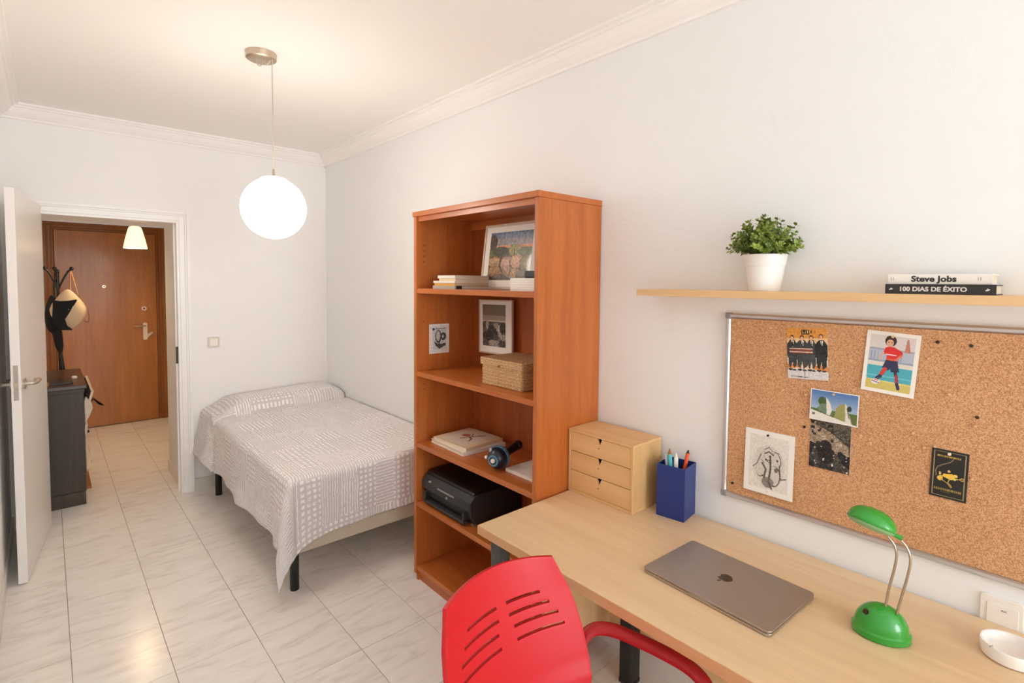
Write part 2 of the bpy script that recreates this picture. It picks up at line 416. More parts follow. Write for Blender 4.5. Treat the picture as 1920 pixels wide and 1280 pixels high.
# skirting
bp_ = [(0, 0), (.011, 0), (.011, .086), (.007, .092), (0, .092)]
struct('baseboard_back', extr(bp_, -1.084, -.0, lambda p, q, x: (x, YB-p, q)), 'grout_w', 'pale tile skirting under the bed wall', 'baseboard')
struct('baseboard_right', extr(bp_, YF, YB, lambda p, q, y: (-p, y, q)), 'grout_w', 'pale tile skirting under the desk wall', 'baseboard')
struct('baseboard_left', extr(bp_, YF, YB, lambda p, q, y: (XL+p, y, q)), 'grout_w', 'pale tile skirting beside the open door', 'baseboard')

# entrance hall beyond the doorway
YH = 7.46; YP = 5.38
struct('wall_passage', boxes([(-1.151, -.3, YB+T, YP, 0, 2.5)]), 'wall', 'short side wall just inside the hall doorway', 'wall')
struct('wall_lintel', boxes([(XL, -1.151, YB+T, YP-.05, ZO+.005, 2.5)]), 'wall', 'boxed lintel above the hall passage', 'wall')
struct('wall_hall_left', bx(XL-T, XL, YB+T, YH+T, 0, 2.5), 'wall', 'hall wall behind the dark shoe chest', 'wall')
struct('wall_hall_right', bx(-.3, -.2, YB+T, YH+T, 0, 2.5), 'wall', 'far right wall of the entrance hall', 'wall')
struct('wall_hall_end', boxes([(XL, -1.935, YH, YH+T, 0, 2.5), (-.82, -.3, YH, YH+T, 0, 2.5), (-1.935, -.82, YH, YH+T, 2.29, 2.5)]), 'wall', 'hall end wall around the wooden entrance door', 'wall')
struct('ceiling_hall', bx(XL-T, -.2, YB+T, YH+T, 2.5, 2.6), 'ceil', 'hall ceiling above the entrance door', 'ceiling')
struct('baseboard_hall', extr(bp_, YB+T+.002, YP, lambda p, q, y: (-1.151-p, y, q)), 'grout_w', 'low skirting along the passage side wall', 'baseboard')

# floor slab and its individual tiles
fl = struct('floor', bx(XL-T, T, YF-T, YH+T, -.06, -.004), 'grout', 'glossy beige marbled tile floor running into the hall', 'floor')
TX0, TP, TY0, TQ = -1.5513, .3297, 2.161, .3972
def tile_mesh():
    bm = bx(-TP/2+.0012, TP/2-.0012, -TQ/2+.0012, TQ/2-.0012, -.006, 0)
    top = [e for e in bm.edges if all(abs(v.co.z) < 1e-6 for v in e.verts)]
    bmesh.ops.bevel(bm, geom=top, offset=.0012, segments=1, affect='EDGES')
    me = bpy.data.meshes.new('floor_tile'); bm.to_mesh(me); bm.free(); me.materials.append(M['tile']); return me
tm = tile_mesh()
cutcache = {}
for i in range(-2, 6):
    for j in range(-17, 14):
        cx, cy = TX0+(i+.5)*TP, TY0+(j+.5)*TQ
        x0, x1, y0, y1 = cx-TP/2, cx+TP/2, cy-TQ/2, cy+TQ/2
        if x1 < XL+.02 or y1 < YF+.02 or y0 > YH-.02 or x0 > -.02: continue
        if cy > 5.0 and x0 > -.32: continue
        a, b = max(x0, XL-.0), min(x1, .0); c, d = max(y0, YF), min(y1, YH)
        if (a, b, c, d) == (x0, x1, y0, y1): me = tm; loc = (cx, cy, 0)
        else:
            key = (round(a-cx, 4), round(b-cx, 4), round(c-cy, 4), round(d-cy, 4)); loc = (cx, cy, 0)
            if key not in cutcache:
                bm = bx(a-cx+.0012, b-cx-.0012, c-cy+.0012, d-cy-.0012, -.006, 0)
                m2 = bpy.data.meshes.new('floor_tile'); bm.to_mesh(m2); bm.free(); m2.materials.append(M['tile']); cutcache[key] = m2
            me = cutcache[key]
        o = bpy.data.objects.new('floor_tile', me); C.objects.link(o); o.parent = fl; o.location = loc

# ------------------------------------------------------------------ room door
d1 = thing('door_1', (-1.932, 4.70, 0), 'white lacquered door standing open in its moulded white casing', 'door', kind='structure')
def casing_bars(w0, w1, th, y):   # nested frames of the casing, w0..w1 outward from the opening
    xr0, xr1, zt0, zt1 = XO1+w0, XO1+w1, ZO+w0, ZO+w1
    xl0, xl1 = XO0-w0, XO0-w1
    return [(xr0, xr1, y-th, y, 0, zt1), (xl1, xl0, y-th, y, 0, zt1), (xl0, xr0, y-th, y, zt0, zt1)]
obj('casing', boxes(casing_bars(-.004, .014, .012, YB)+casing_bars(.014, .05, .016, YB)+casing_bars(.05, .062, .021, YB)+casing_bars(.062, .084, .026, YB)), 'white', d1, bevel=.002)
obj('jamb_lining', boxes([(XO1-.004, XO1+.015, YB, YB+T+.01, 0, ZO), (XO0-.015, XO0+.004, YB, YB+T+.01, 0, ZO), (XO0, XO1, YB, YB+T+.01, ZO-.004, ZO+.012),
    (XO1-.014, XO1-.004, YB+.045, YB+.075, 0, ZO-.004)]), 'white', d1)
# leaf: opened 90 degrees, nearly along the left wall
LX0, LX1, LX2 = -2.075, -2.036, -1.932
a0, a1 = Vector((-2.036, 3.836, 0)), Vector((-1.934, 4.672, 0))
dv = (a1-a0).normalized(); nv = Vector((-dv.y, dv.x, 0))     # towards the left wall
def leafbox(s0, s1, t0, t1, z0, z1, bm=None):
    bm = bm or bmesh.new(); q = []
    for z in (z0, z1):
        for s, t_ in ((s0, t0), (s1, t0), (s1, t1), (s0, t1)): p = a0+dv*s+nv*t_; q.append(bm.verts.new((p.x, p.y, z)))
    for f in [(0,3,2,1),(4,5,6,7),(0,1,5,4),(1,2,6,5),(2,3,7,6),(3,0,4,7)]: bm.faces.new([q[i] for i in f])
    return bm
LLEN = (a1-a0).length
leaf = obj('door_leaf', leafbox(0, LLEN, 0, .04, .008, 2.150), 'leaf', d1, bevel=.0015)
obj('lock_faceplate', leafbox(-.0015, .001, .010, .030, 1.015, 1.205), 'chrome', leaf)
obj('latch_bolt', leafbox(-.009, .0, .013, .027, 1.085, 1.112), 'nickel', leaf, bevel=.002)
for sgn, off in ((-1, 0), (1, .04)):
    h = bmesh.new()
    c0 = a0+dv*.06+nv*off; out = nv*sgn
    for r_, th in ((.030, .010),):
        tube([c0+Vector((0,0,1.095))+out*.0, c0+Vector((0,0,1.095))+out*th], r_, 20, h)
    rose = obj('handle_rose', h, 'chrome', leaf, smooth=True)
    z = 1.095
    pts = [c0+out*.008, c0+out*.04, c0+out*.05+dv*.012, c0+out*.052+dv*.03, c0+out*.052+dv*.10, c0+out*.047+dv*.125, c0+out*.030+dv*.145]
    pts = [p+Vector((0, 0, z)) for p in pts]
    obj('handle', tube(pts, .0105, 12), 'chrome', leaf, smooth=True)
obj('strike_plate', bx(XO1-.0165, XO1-.0035, YB+.012, YB+.03, 1.02, 1.15), 'darkpin', d1)

# ------------------------------------------------------------------ entrance door
d2 = thing('door_2', (-1.4, YH, 0), 'varnished brown wooden entrance door at the hall end', 'door', kind='structure')
DX0, DX1, DZ = -1.85, -.945, 2.195
def nest(e0, e1, y0):
    return [(DX0-e1, DX0-e0, y0, YH+.05, 0, DZ+e1), (DX1+e0, DX1+e1, y0, YH+.05, 0, DZ+e1), (DX0-e0, DX1+e0, y0, YH+.05, DZ+e0, DZ+e1)]
fr = obj('frame', boxes(nest(.004, .022, YH+.008)+nest(.022, .030, YH-.004)+nest(.030, .052, YH-.012)+nest(.052, .060, YH-.022)+nest(.060, .086, YH-.016)), 'oak_d', d2, bevel=.002)
obj('light_stop', bx(-1.93, -.83, YH+.046, YH+.06, .0, 2.285), 'ink', d2)  # added dark backing, blocks sky light leaking in round the leaf
lf = obj('door_leaf', bx(DX0, DX1, YH+.0, YH+.045, .006, DZ), 'oak', d2, bevel=.002)
def yrod(x, z, y0, y1, r, n=16): return tube([(x, y0, z), (x, y1, z)], r, n, up=(0, 0, 1))
p_ = obj('peephole', yrod(-1.435, 1.585, YH-.008, YH, .017), 'nickel', lf, smooth=True)
obj('lens', yrod(-1.435, 1.585, YH-.0095, YH-.008, .007), 'black', lf)
obj('deadlock', yrod(-1.069, 1.328, YH-.012, YH, .025), 'nickel', lf, smooth=True)
obj('lock_cylinder', yrod(-1.069, 1.328, YH-.018, YH-.012, .011), 'darkpin', lf)
obj('handle_plate', prism(rrect(.042, .20, .012, cx=-1.062, cy=1.06), 0, .008), 'nickel', None)
hp = C.objects['handle_plate']; hp.data.transform(Matrix(((1, 0, 0, 0), (0, 0, -1, YH), (0, 1, 0, 0), (0, 0, 0, 1)))); hp.data.transform(Matrix.Translation(-BASE[d2.name])); hp.parent = lf
obj('lever', tube([(-1.062, YH-.008, 1.125), (-1.062, YH-.045, 1.125), (-1.075, YH-.05, 1.125), (-1.175, YH-.05, 1.125)], .009, 10), 'nickel', lf, smooth=True)
kb = prism([(-1.045, .98), (-.985, 1.045), (-1.0, 1.05), (-1.04, 1.03)], YH-.03, YH-.01)
kb.transform(Matrix(((1, 0, 0, 0), (0, 0, 1, 0), (0, 1, 0, 0), (0, 0, 0, 1)))); obj('chain_guard', kb, 'nickel', lf)

# ------------------------------------------------------------------ hall furniture
ch = thing('shoe_chest', (-1.93, 5.4, 0), 'dark stained tall chest beyond the open door, front drawers ajar with clothes', 'chest')
CX0, CX1, CY0, CY1 = -2.115, -1.735, 4.945, 5.86
obj('body', boxes([(CX0, CX1, CY0, CY0+.022, .10, .855), (CX0, CX1, CY1-.022, CY1, .10, .855), (CX0, CX0+.012, CY0+.022, CY1-.022, .10, .855), (CX0+.012, CX1, CY0+.022, CY1-.022, .10, .12),
    (CX0+.012, CX1, CY0+.022, CY1-.022, .835, .855)]), 'ash_d', ch, bevel=.002)
obj('plinth', bx(CX0, CX1-.004, CY0-.004, CY1, 0, .10), 'ash_d', ch, bevel=.003)
obj('rail', bx(CX0, CX1+.005, CY0-.006, CY1, .835, .866), 'ash_d', ch, bevel=.003)
obj('top', bx(CX0-.005, CX1+.018, CY0-.018, CY1+.01, .866, .893), 'dark_top', ch, bevel=.003)
for k, (z0, z1, tilt) in enumerate(((.13, .35, .03), (.36, .59, .02), (.60, .83, .06))):
    bm = bmesh.new(); y0, y1 = CY0+.03, CY1-.03
    q = [bm.verts.new(p) for p in [(CX1-.016, y0, z0), (CX1, y0, z0), (CX1, y1, z0), (CX1-.016, y1, z0), (CX1-.016+tilt, y0, z1), (CX1+tilt, y0, z1), (CX1+tilt, y1, z1), (CX1-.016+tilt, y1, z1)]]
    for f in [(0,3,2,1),(4,5,6,7),(0,1,5,4),(1,2,6,5),(2,3,7,6),(3,0,4,7)]: bm.faces.new([q[i] for i in f])
    dr = obj('drawer', bm, 'cloth_w' if k else 'tan', ch)
    obj('knob', ball((CX1+.014+tilt*.6, 5.15, (z0+z1)/2+.02), .011, n=10), 'hook', dr, smooth=True)
    obj('knob', ball((CX1+.014+tilt*.6, 5.65, (z0+z1)/2+.02), .011, n=10), 'hook', dr, smooth=True)
obj('drawer', bx(CX1, CX1+.03, CY0+.01, CY1-.02, .105, .125), 'tan', ch)
def rag(name, mat, pts, label, cat):
    bm = bmesh.new(); n = len(pts)
    f = [bm.verts.new(p) for p in pts]; bk = [bm.verts.new((p[0]-.006, p[1]+.01, p[2])) for p in pts]
    bm.faces.new(f); bm.faces.new(bk[::-1])
    for i in range(n): bm.faces.new((f[i], bk[i], bk[(i+1) % n], f[(i+1) % n]))
    bmesh.ops.recalc_face_normals(bm, faces=bm.faces[:])
    return tag(obj(name, bm, mat, bevel=.002), label, cat)
rag('folded_shirt', 'cloth_w', [(-1.722, 4.955, .80), (-1.688, 4.955, .745), (-1.684, 4.955, .71), (-1.70, 4.96, .66), (-1.728, 4.96, .60), (-1.732, 4.96, .76)],
    'pale cloth spilling from the top drawer of the dark chest', 'cloth')
rag('strap', 'tan', [(-1.716, 4.985, .82), (-1.64, 4.985, .715), (-1.60, 4.985, .705), (-1.648, 4.985, .725), (-1.70, 4.985, .80)], 'thin tan strap hooked over the chest drawers', 'strap')
rag('patterned_scarf', 'canvas', [(-1.728, 4.955, .52), (-1.715, 4.95, .40), (-1.70, 4.95, .33), (-1.712, 4.95, .27), (-1.728, 4.95, .24), (-1.732, 4.955, .42)],
    'narrow pale scarf hanging low from the chest drawers', 'scarf')
lp = tag(obj('tablet', prism(rrect(.20, .26, .012, cx=-1.89, cy=5.16), .8935, .905), 'black', smooth=False, bevel=.002), 'thin black tablet lying on the dark chest', 'tablet')
tag(obj('small_dial', lathe([(0, .8935), (.018, .8935), (.02, .905), (.012, .912), (.010, .905), (0, .905)], 16, -1.775, 5.30), 'ceramic', smooth=True), 'tiny round white dish on the dark chest', 'dish')
tag(obj('wooden_spool', tube([(-1.965, 4.962, .91), (-1.925, 4.962, .91)], .022, 16), 'tan', smooth=True), 'round tan wooden spool on the chest corner by the door', 'spool')
# coat stand
RX, RY = -1.845, 6.13
cs = thing('coat_stand', (RX, RY, 0), 'black coat stand with ball-tipped hooks behind the dark chest', 'coat stand')
obj('pole', tube([(RX, RY, .02), (RX, RY, 1.72)], .012, 10), 'hook', cs, smooth=True)
obj('finial', ball((RX, RY, 1.735), .018, n=10), 'hook', cs, smooth=True)
for k in range(3):
    a = R(-10+110*k); dx, dy = math.cos(a), math.sin(a)
    hb = tube(smooth_path([(RX, RY, 1.56), (RX+dx*.02, RY+dy*.02, 1.62), (RX+dx*.065, RY+dy*.065, 1.72), (RX+dx*.095, RY+dy*.095, 1.755)], 5), .008, 8)
    ho = obj('hook', hb, 'hook', cs, smooth=True); obj('ball_tip', ball((RX+dx*.098, RY+dy*.098, 1.76), .017, n=10), 'hook', ho, smooth=True)
for k in range(3):
    a = R(30+120*k); obj('foot', tube(smooth_path([(RX, RY, .12), (RX+math.cos(a)*.1, RY+math.sin(a)*.1, .05), (RX+math.cos(a)*.2, RY+math.sin(a)*.2, .012)], 5), .011, 8), 'hook', cs, smooth=True)
# canvas backpack and black bag on the stand
def blob(name, mat, c, s, seed, n=24, pinch=0.0, parent=None, label=None, cat=None):
    bm = ball(c, 1, n=n, sx=s[0], sy=s[1], sz=s[2])
    for v_ in bm.verts:
        d = (v_.co-Vector(c)); z = d.z/s[2]
        k = 1-pinch*max(0, z)**1.4
        v_.co.x = c[0]+d.x*k; v_.co.y = c[1]+d.y*k
        v_.co += d.normalized()*.012*noise.noise(v_.co*9+Vector((seed, 0, 0)))
    o = obj(name, bm, mat, parent, smooth=True)
    return tag(o, label, cat) if label else o
bg_ = thing('canvas_backpack', (-1.735, 6.0, 1.25), 'cream and black drawstring backpack hanging on the coat stand', 'bag')
bd = blob('body', 'canvas', (-1.782, 6.0, 1.405), (.122, .07, .172), 3, pinch=.42, parent=bg_)
wb_ = prism([(-1.882, 1.489), (-1.838, 1.47), (-1.718, 1.491), (-1.77, 1.39), (-1.814, 1.322), (-1.801, 1.262), (-1.753, 1.222), (-1.844, 1.227), (-1.891, 1.298)], 0, .055); bmesh.ops.bevel(wb_, geom=wb_.edges[:], offset=.007, segments=2, affect='EDGES')
wb_.transform(Matrix(((1, 0, 0, 0), (0, 0, 1, 5.925), (0, 1, 0, 0), (0, 0, 0, 1))))
obj('dark_panel', wb_, 'blackcloth', bg_, smooth=True)['label'] = 'black diagonal panel'
obj('drawstring', tube(smooth_path([(-1.765, 6.0, 1.545), (-1.762, 6.06, 1.66), (-1.757, 6.10, 1.735)], 5), .005, 6), 'rope', bg_)
obj('drawstring', tube(smooth_path([(-1.715, 6.0, 1.53), (-1.735, 6.05, 1.64), (-1.752, 6.10, 1.735)], 5), .005, 6), 'rope', bg_)
obj('strap', tube(smooth_path([(-1.70, 5.99, 1.52), (-1.655, 5.985, 1.42), (-1.642, 5.98, 1.32), (-1.655, 5.985, 1.285), (-1.675, 5.99, 1.30)], 5), .005, 6), 'tan', bg_)
bb = thing('black_shoulder_bag', (-1.87, 6.03, 1.1), 'black cloth bag hanging left of the cream backpack', 'bag')
blob('body', 'blackcloth', (-1.885, 6.03, 1.36), (.055, .05, .17), 9, pinch=.4, parent=bb)
obj('strap', tube(smooth_path([(-1.87, 6.02, 1.5), (-1.87, 6.08, 1.62), (-1.855, 6.12, 1.66)], 5), .006, 6), 'blackcloth', bb)
um = thing('umbrella', (-1.84, 6.0, .93), 'furled black umbrella hanging under the bags', 'umbrella')
obj('canopy', tube([(-1.868, 6.04, 1.30), (-1.86, 6.03, 1.20), (-1.848, 6.02, 1.08), (-1.842, 6.01, 1.02)], [.016, .034, .028, .012], 10), 'blackcloth', um, smooth=True)
obj('shaft', tube([(-1.842, 6.01, 1.03), (-1.825, 6.0, .87)], .012, 8), 'hook', um, smooth=True)

# hall pendant
hl = thing('hall_pendant_lamp', (-1.29, 6.0, 1.95), 'small glowing cream glass pendant lamp in front of the entrance door', 'lamp')
obj('lamp_shade', lathe([(.0, 2.165), (.022, 2.165), (.046, 2.155), (.056, 2.13), (.078, 2.04), (.094, 1.962), (.091, 1.958), (.075, 2.04), (.052, 2.125), (.02, 2.155), (0, 2.155)], 32, -1.29, 6.0), 'hallshade', hl, smooth=True)
obj('cord', tube([(-1.29, 6.0, 2.165), (-1.29, 6.0, 2.49)], .004, 8), 'cord', hl)
obj('ceiling_rose', lathe([(0, 2.47), (.04, 2.475), (.045, 2.5), (0, 2.5)], 20, -1.29, 6.0), 'nickel', hl, smooth=True)

# ------------------------------------------------------------------ globe pendant
GX, GY, GZ, GR = -1.062, 2.758, 2.031, .1525
gl = thing('globe_pendant_lamp', (-1.075, GY, GZ-GR), 'white opal glass globe pendant hanging from the bedroom ceiling', 'lamp')
obj('globe', lathe([(GR*math.sin(R(a)), GZ-GR*math.cos(R(a))) for a in range(0, 157, 6)]+[(GR*math.sin(R(156)), GZ-GR*math.cos(R(156))), (GR*.36, GZ+GR*.92), (0, GZ+GR*.92)], 48, GX, GY), 'globe', gl, smooth=True)
obj('cap', lathe([(.068, GZ+GR*.895), (.067, GZ+GR*.915), (.055, GZ+GR*.975), (.03, GZ+GR*1.02), (.009, GZ+GR*1.045), (.007, GZ+GR*1.06), (.0045, GZ+GR*1.26), (0, GZ+GR*1.26)], 32, GX, GY), 'nickel', gl, smooth=True)
obj('cord', tube([(GX, GY, GZ+GR*1.25), (GX, GY, 2.735), (GX, GY, 2.762)], .0028, 8), 'cord', gl)
cn = obj('ceiling_canopy', lathe([(0, 2.755), (.062, 2.757), (.070, 2.762), (.072, 2.789), (0, 2.789)], 40, -1.10, 2.80), 'nickel', gl, smooth=True)
obj('cord_loop', tube(smooth_path([(-1.09, 2.79, 2.756), (-1.085, 2.785, 2.735), (-1.074, 2.775, 2.742), (-1.064, 2.762, 2.775), (GX, GY, 2.765), (GX, GY, 2.74)], 6), .0035, 6), 'cord', gl)
obj('cord_loop', tube(smooth_path([(-1.125, 2.785, 2.757), (-1.125, 2.78, 2.728), (-1.115, 2.775, 2.718), (-1.105, 2.775, 2.728), (-1.10, 2.78, 2.757)], 6), .003, 6), 'cord', gl)
obj('cord_clamp', tube([(-1.092, 2.795, 2.757), (-1.092, 2.795, 2.735)], .006, 10), 'nickel', cn, smooth=True)

# ------------------------------------------------------------------ light switch on the back wall
sw = thing('light_switch', (-.93, YB, 1.17), 'square white light switch on the wall between doorway and bed', 'switch')
def plate(w_, h_, r, t0, t1, cx, cz):
    bm = prism(rrect(w_, h_, r, cx=cx, cy=cz), 0, t1-t0)
    bm.transform(Matrix(((1, 0, 0, 0), (0, 0, -1, YB-t0), (0, 1, 0, 0), (0, 0, 0, 1)))); return bm
obj('plate', plate(.084, .084, .006, 0, .011, -.928, 1.171), 'switch_plate', sw, bevel=.0015)
obj('rocker', plate(.058, .058, .003, .011, .015, -.928, 1.171), 'socket', sw, bevel=.001)

# ------------------------------------------------------------------ bed
bed = thing('bed', (-.5, 3.7, 0), 'single divan bed with black round legs against the corner', 'bed')
obj('divan_base', bx(-.985, -.015, 2.765, 4.70, .222, .31), 'divan', bed, bevel=.01)
obj('mattress', bx(-.99, -.02, 2.775, 4.70, .31, .60), 'paper', bed, bevel=.03)
for x, y in ((-.957, 2.835), (-.957, 4.50), (-.06, 2.835), (-.06, 4.50)):
    obj('leg', lathe([(0, 0), (.022, 0), (.0235, .003), (.0235, .235), (0, .235)], 20, x, y), 'black_m', bed, smooth=True)

def bedspread():
    X0, XE, YE, Y0 = -.012, -1.02, 2.745, 4.712
    L, Tt, rr_ = X0-XE-.04, Y0-YE-.04, .04
    amax, bmax = .400, .355
    NS, NTt = 130, 200
    S = np.concatenate([np.linspace(0, L, 70), np.linspace(L, L+amax, 56)[1:]]); Tv = np.concatenate([np.linspace(0, Tt, 190), np.linspace(Tt, Tt+bmax, 50)[1:]])
    def outdown(d):
        q = rr_*math.pi/2
        if d < q: return rr_*math.sin(d/rr_), rr_*(1-math.cos(d/rr_))
        return rr_, rr_+(d-q)
    bm = bmesh.new(); uvl = bm.loops.layers.uv.new('UVMap'); grid = []
    for s in S:
        row = []
        for t_ in Tv:
            a, b = max(0, s-L), max(0, t_-Tt)
            sc_ = min(s, L); tc_ = min(t_, Tt)
            x, y = X0-sc_, Y0-tc_
            z = .640 + .030*(1-sc_/L)**1.5 + .008*math.sin(tc_*3)*math.sin(sc_*3.0)
            # pillow hump at the head, ending in a tucked crease
            tp_ = tc_/.40
            if tp_ < 1: hump = .108*max(0, 1-((tp_-.55)/.45)**2.5)**.5 if tp_ > .55 else .108*(1-.2*((.55-tp_)/.55)**2)
            else: hump = -.016*math.exp(-((tc_-.408)/.014)**2)
            edge = 1/(1+math.exp((sc_-L+.06)/.035)) if hump > 0 else 1
            rgt = min(1, .55+sc_/.2) if hump > 0 else 1
            z += hump*edge*rgt
            d = math.hypot(a, b)
            if d > 0:
                ph = math.atan2(b, a)
                o_, dn = outdown(d)
                fl_ = 0
                if b > 0 and a > 0: fl_ = .12*d*math.sin(2*ph)**1.2
                if b == 0:
                    pil = 1/(1+math.exp((tc_-.37)/.022))
                    fl_ = dn*(.05+.04*math.sin(t_*7.0)+.02*math.sin(t_*17+1)) + pil*.13*dn - .03*dn*math.exp(-((tc_-.43)/.03)**2)
                    dn *= (1-.10*pil)
                    dn -= .0
                elif a == 0:
                    dn *= 1+.22*math.exp(-(L-s)/.06); fl_ = dn*(.015+.025*math.sin(s*9.0)+.012*math.sin(s*23))
                else:
                    k0 = math.cos(ph)**2; k1 = math.sin(ph)**2
                    dn *= 1+.22*k1**1.5
                    fl_ += dn*k0*(.05+.04*math.sin(Tt*7.0)+.02*math.sin(Tt*17+1)) + dn*k1*(.015+.025*math.sin(L*9.0)+.012*math.sin(L*23))
                x -= math.cos(ph)*(o_+fl_); y -= math.sin(ph)*(o_+fl_)
                z -= dn
            z += .0035*noise.noise(Vector((s*14, t_*14, 0))) + .0018*noise.noise(Vector((s*45, t_*45, 3)))
            if d > .03: x += .006*noise.noise(Vector((s*10, t_*10, 7)))
            row.append(bm.verts.new((x, min(y, 4.716), max(z, .012))))
        grid.append(row)
    for i in range(len(S)-1):
        for j in range(len(Tv)-1):
            f = bm.faces.new((grid[i][j], grid[i+1][j], grid[i+1][j+1], grid[i][j+1]))
            for lp_, (p, q) in zip(f.loops, ((i, j), (i+1, j), (i+1, j+1), (i, j+1))): lp_[uvl].uv = (S[p], Tv[q])
    o = obj('bedspread', bm, 'spread', smooth=True)
    sd = o.modifiers.new('thick', 'SOLIDIFY'); sd.thickness = .007; sd.offset = -1
    me = o.data
    return tag(o, 'grey-beige and white patchwork bedspread draped over the single bed and pillow', 'bedspread')
bs = bedspread()

# ------------------------------------------------------------------ bookcase
BX, BY0, BY1, BZ = -.4074, 1.538, 2.5133, 2.0494
bc = thing('bookcase', (-.2, 2.02, 0), 'tall cherry-coloured open bookcase between bed and desk', 'bookcase')
PT = .024
obj('side_panel', bx(BX, -.004, BY0, BY0+PT, .0, BZ-.026), 'cherry', bc, bevel=.001)
obj('side_panel', bx(BX, -.004, BY1-PT, BY1, .03, BZ-.026), 'cherry', bc, bevel=.001)
obj('top_panel', bx(BX-.006, -.004, BY0-.004, BY1+.006, BZ-.026, BZ), 'cherry_y', bc, bevel=.0015)
obj('top_rail', bx(BX+.012, BX+.03, BY0+PT, BY1-PT, BZ-.052, BZ-.026), 'cherry_y', bc, bevel=.001)
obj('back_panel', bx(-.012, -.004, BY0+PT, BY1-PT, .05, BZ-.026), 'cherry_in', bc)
obj('back_rail', bx(-.03, -.012, BY0+PT, BY1-PT, BZ-.075, BZ-.026), 'cherry_y', bc)
obj('plinth', bx(BX+.012, BX+.03, BY0+PT, BY1-PT, .0, .052), 'cherry_y', bc)
obj('foot', bx(BX+.002, BX+.022, BY1-PT-.018, BY1-PT, .0, .03), 'cherry', bc)
SH = {}
for k, z in enumerate((1.633, 1.1755, .7782, .4433, .078)):
    s_ = obj('shelf', bx(BX+.004, -.012, BY0+PT+.0005, BY1-PT-.0005, z-.026, z), 'cherry_y', bc, bevel=.001)
    if k < 4:
        for y in (BY0+PT+.008, BY1-PT-.008):
            obj('shelf_pin', tube([(BX+.045, y-.008, z-.030), (BX+.045, y+.008, z-.030)], .004, 8), 'nickel', s_)
for z in (1.87, 1.84, 1.81, 1.78, 1.45, 1.10, 1.07, .70, .55):
    x = BX+.05; obj('pin_hole', tube([(x, BY1-PT-.0006, z), (x, BY1-PT+.004, z)], .0032, 8), 'ink', bc)
for z in (1.93, 1.06, .96): obj('cam_cover', tube([(-.19, BY0-.0008, z), (-.19, BY0+.002, z)], .006, 12), 'cherry_y', bc)

# ------------------------------------------------------------------ raster prints
class Cv:
    def __init__(s, w_, h_, bgc): s.w, s.h = w_, h_; s.a = np.zeros((h_, w_, 3)); s.a[:] = bgc; s.Y, s.X = np.mgrid[0:h_, 0:w_]; s.X = (s.X+.5)/w_; s.Y = (s.Y+.5)/h_
    def put(s, m, c, al=1): s.a[m] = s.a[m]*(1-al)+np.array(c)*al
    def rect(s, x0, y0, x1, y1, c, al=1): s.put((s.X >= x0) & (s.X < x1) & (s.Y >= y0) & (s.Y < y1), c, al)
    def ell(s, cx, cy, rx, ry, c, al=1): s.put(((s.X-cx)/rx)**2+((s.Y-cy)/ry)**2 < 1, c, al)
    def poly(s, P, c, al=1):
        m = np.zeros(s.X.shape, bool); n = len(P)
        for i in range(n):
            (x1, y1), (x2, y2) = P[i], P[(i+1) % n]
            if y1 == y2: continue
            cond = ((y1 > s.Y) != (y2 > s.Y)) & (s.X < (x2-x1)*(s.Y-y1)/(y2-y1)+x1); m ^= cond
        s.put(m, c, al)
    def line(s, P, wd, c, al=1):
        asp = s.h/s.w
        for (x1, y1), (x2, y2) in zip(P, P[1:]):
            dx, dy = x2-x1, (y2-y1)*asp; L2 = dx*dx+dy*dy+1e-12
            t_ = np.clip(((s.X-x1)*dx+((s.Y-y1)*asp)*dy)/L2, 0, 1)
            s.put(((s.X-x1-t_*dx)**2+((s.Y-y1)*asp-t_*dy)**2) < (wd/2)**2, c, al)
    def noise(s, amt, seed=0, cell=1, reg=None):
        r = np.random.RandomState(seed); hh, ww = s.h//cell+1, s.w//cell+1
        n = np.kron(r.rand(hh, ww), np.ones((cell, cell)))[:s.h, :s.w]-.5
        m = np.ones(s.X.shape, bool) if reg is None else (s.X >= reg[0]) & (s.X < reg[2]) & (s.Y >= reg[1]) & (s.Y < reg[3])
        s.a[m] = np.clip(s.a[m]+(n*amt*255)[m][:, None], 0, 255)
def print_mesh(cv, W, H):
    h_, w_ = cv.h, cv.w
    xs = np.linspace(-W/2, W/2, w_+1); ys = np.linspace(H/2, -H/2, h_+1)
    V = np.zeros(((h_+1)*(w_+1), 3)); V[:, 0] = np.tile(xs, h_+1); V[:, 1] = np.repeat(ys, w_+1)
    i = np.arange(h_)[:, None]*(w_+1)+np.arange(w_)[None, :]; i = i.ravel()
    F = np.stack([i+w_+1, i+w_+2, i+1, i], 1)
    me = bpy.data.meshes.new('print'); me.from_pydata(V.tolist(), [], F.tolist())
    c = cv.a.reshape(-1, 3)/255; c = np.where(c <= .04045, c/12.92, ((c+.055)/1.055)**2.4)
    att = me.color_attributes.new('ink', 'FLOAT_COLOR', 'CORNER')
    col = np.ones((len(c)*4, 4)); col[:, :3] = np.repeat(c, 4, 0); att.data.foreach_set('color', col.ravel().astype(np.float32))
    return me
BOARD = Matrix(((0, 0, -1), (-1, 0, 0), (0, 1, 0)))         # right -> -y, up -> z, out -> -x
SIDE = Matrix(((1, 0, 0), (0, 0, -1), (0, 1, 0)))          # right -> x, up -> z, out -> -y
FLAT = Matrix.Identity(3)
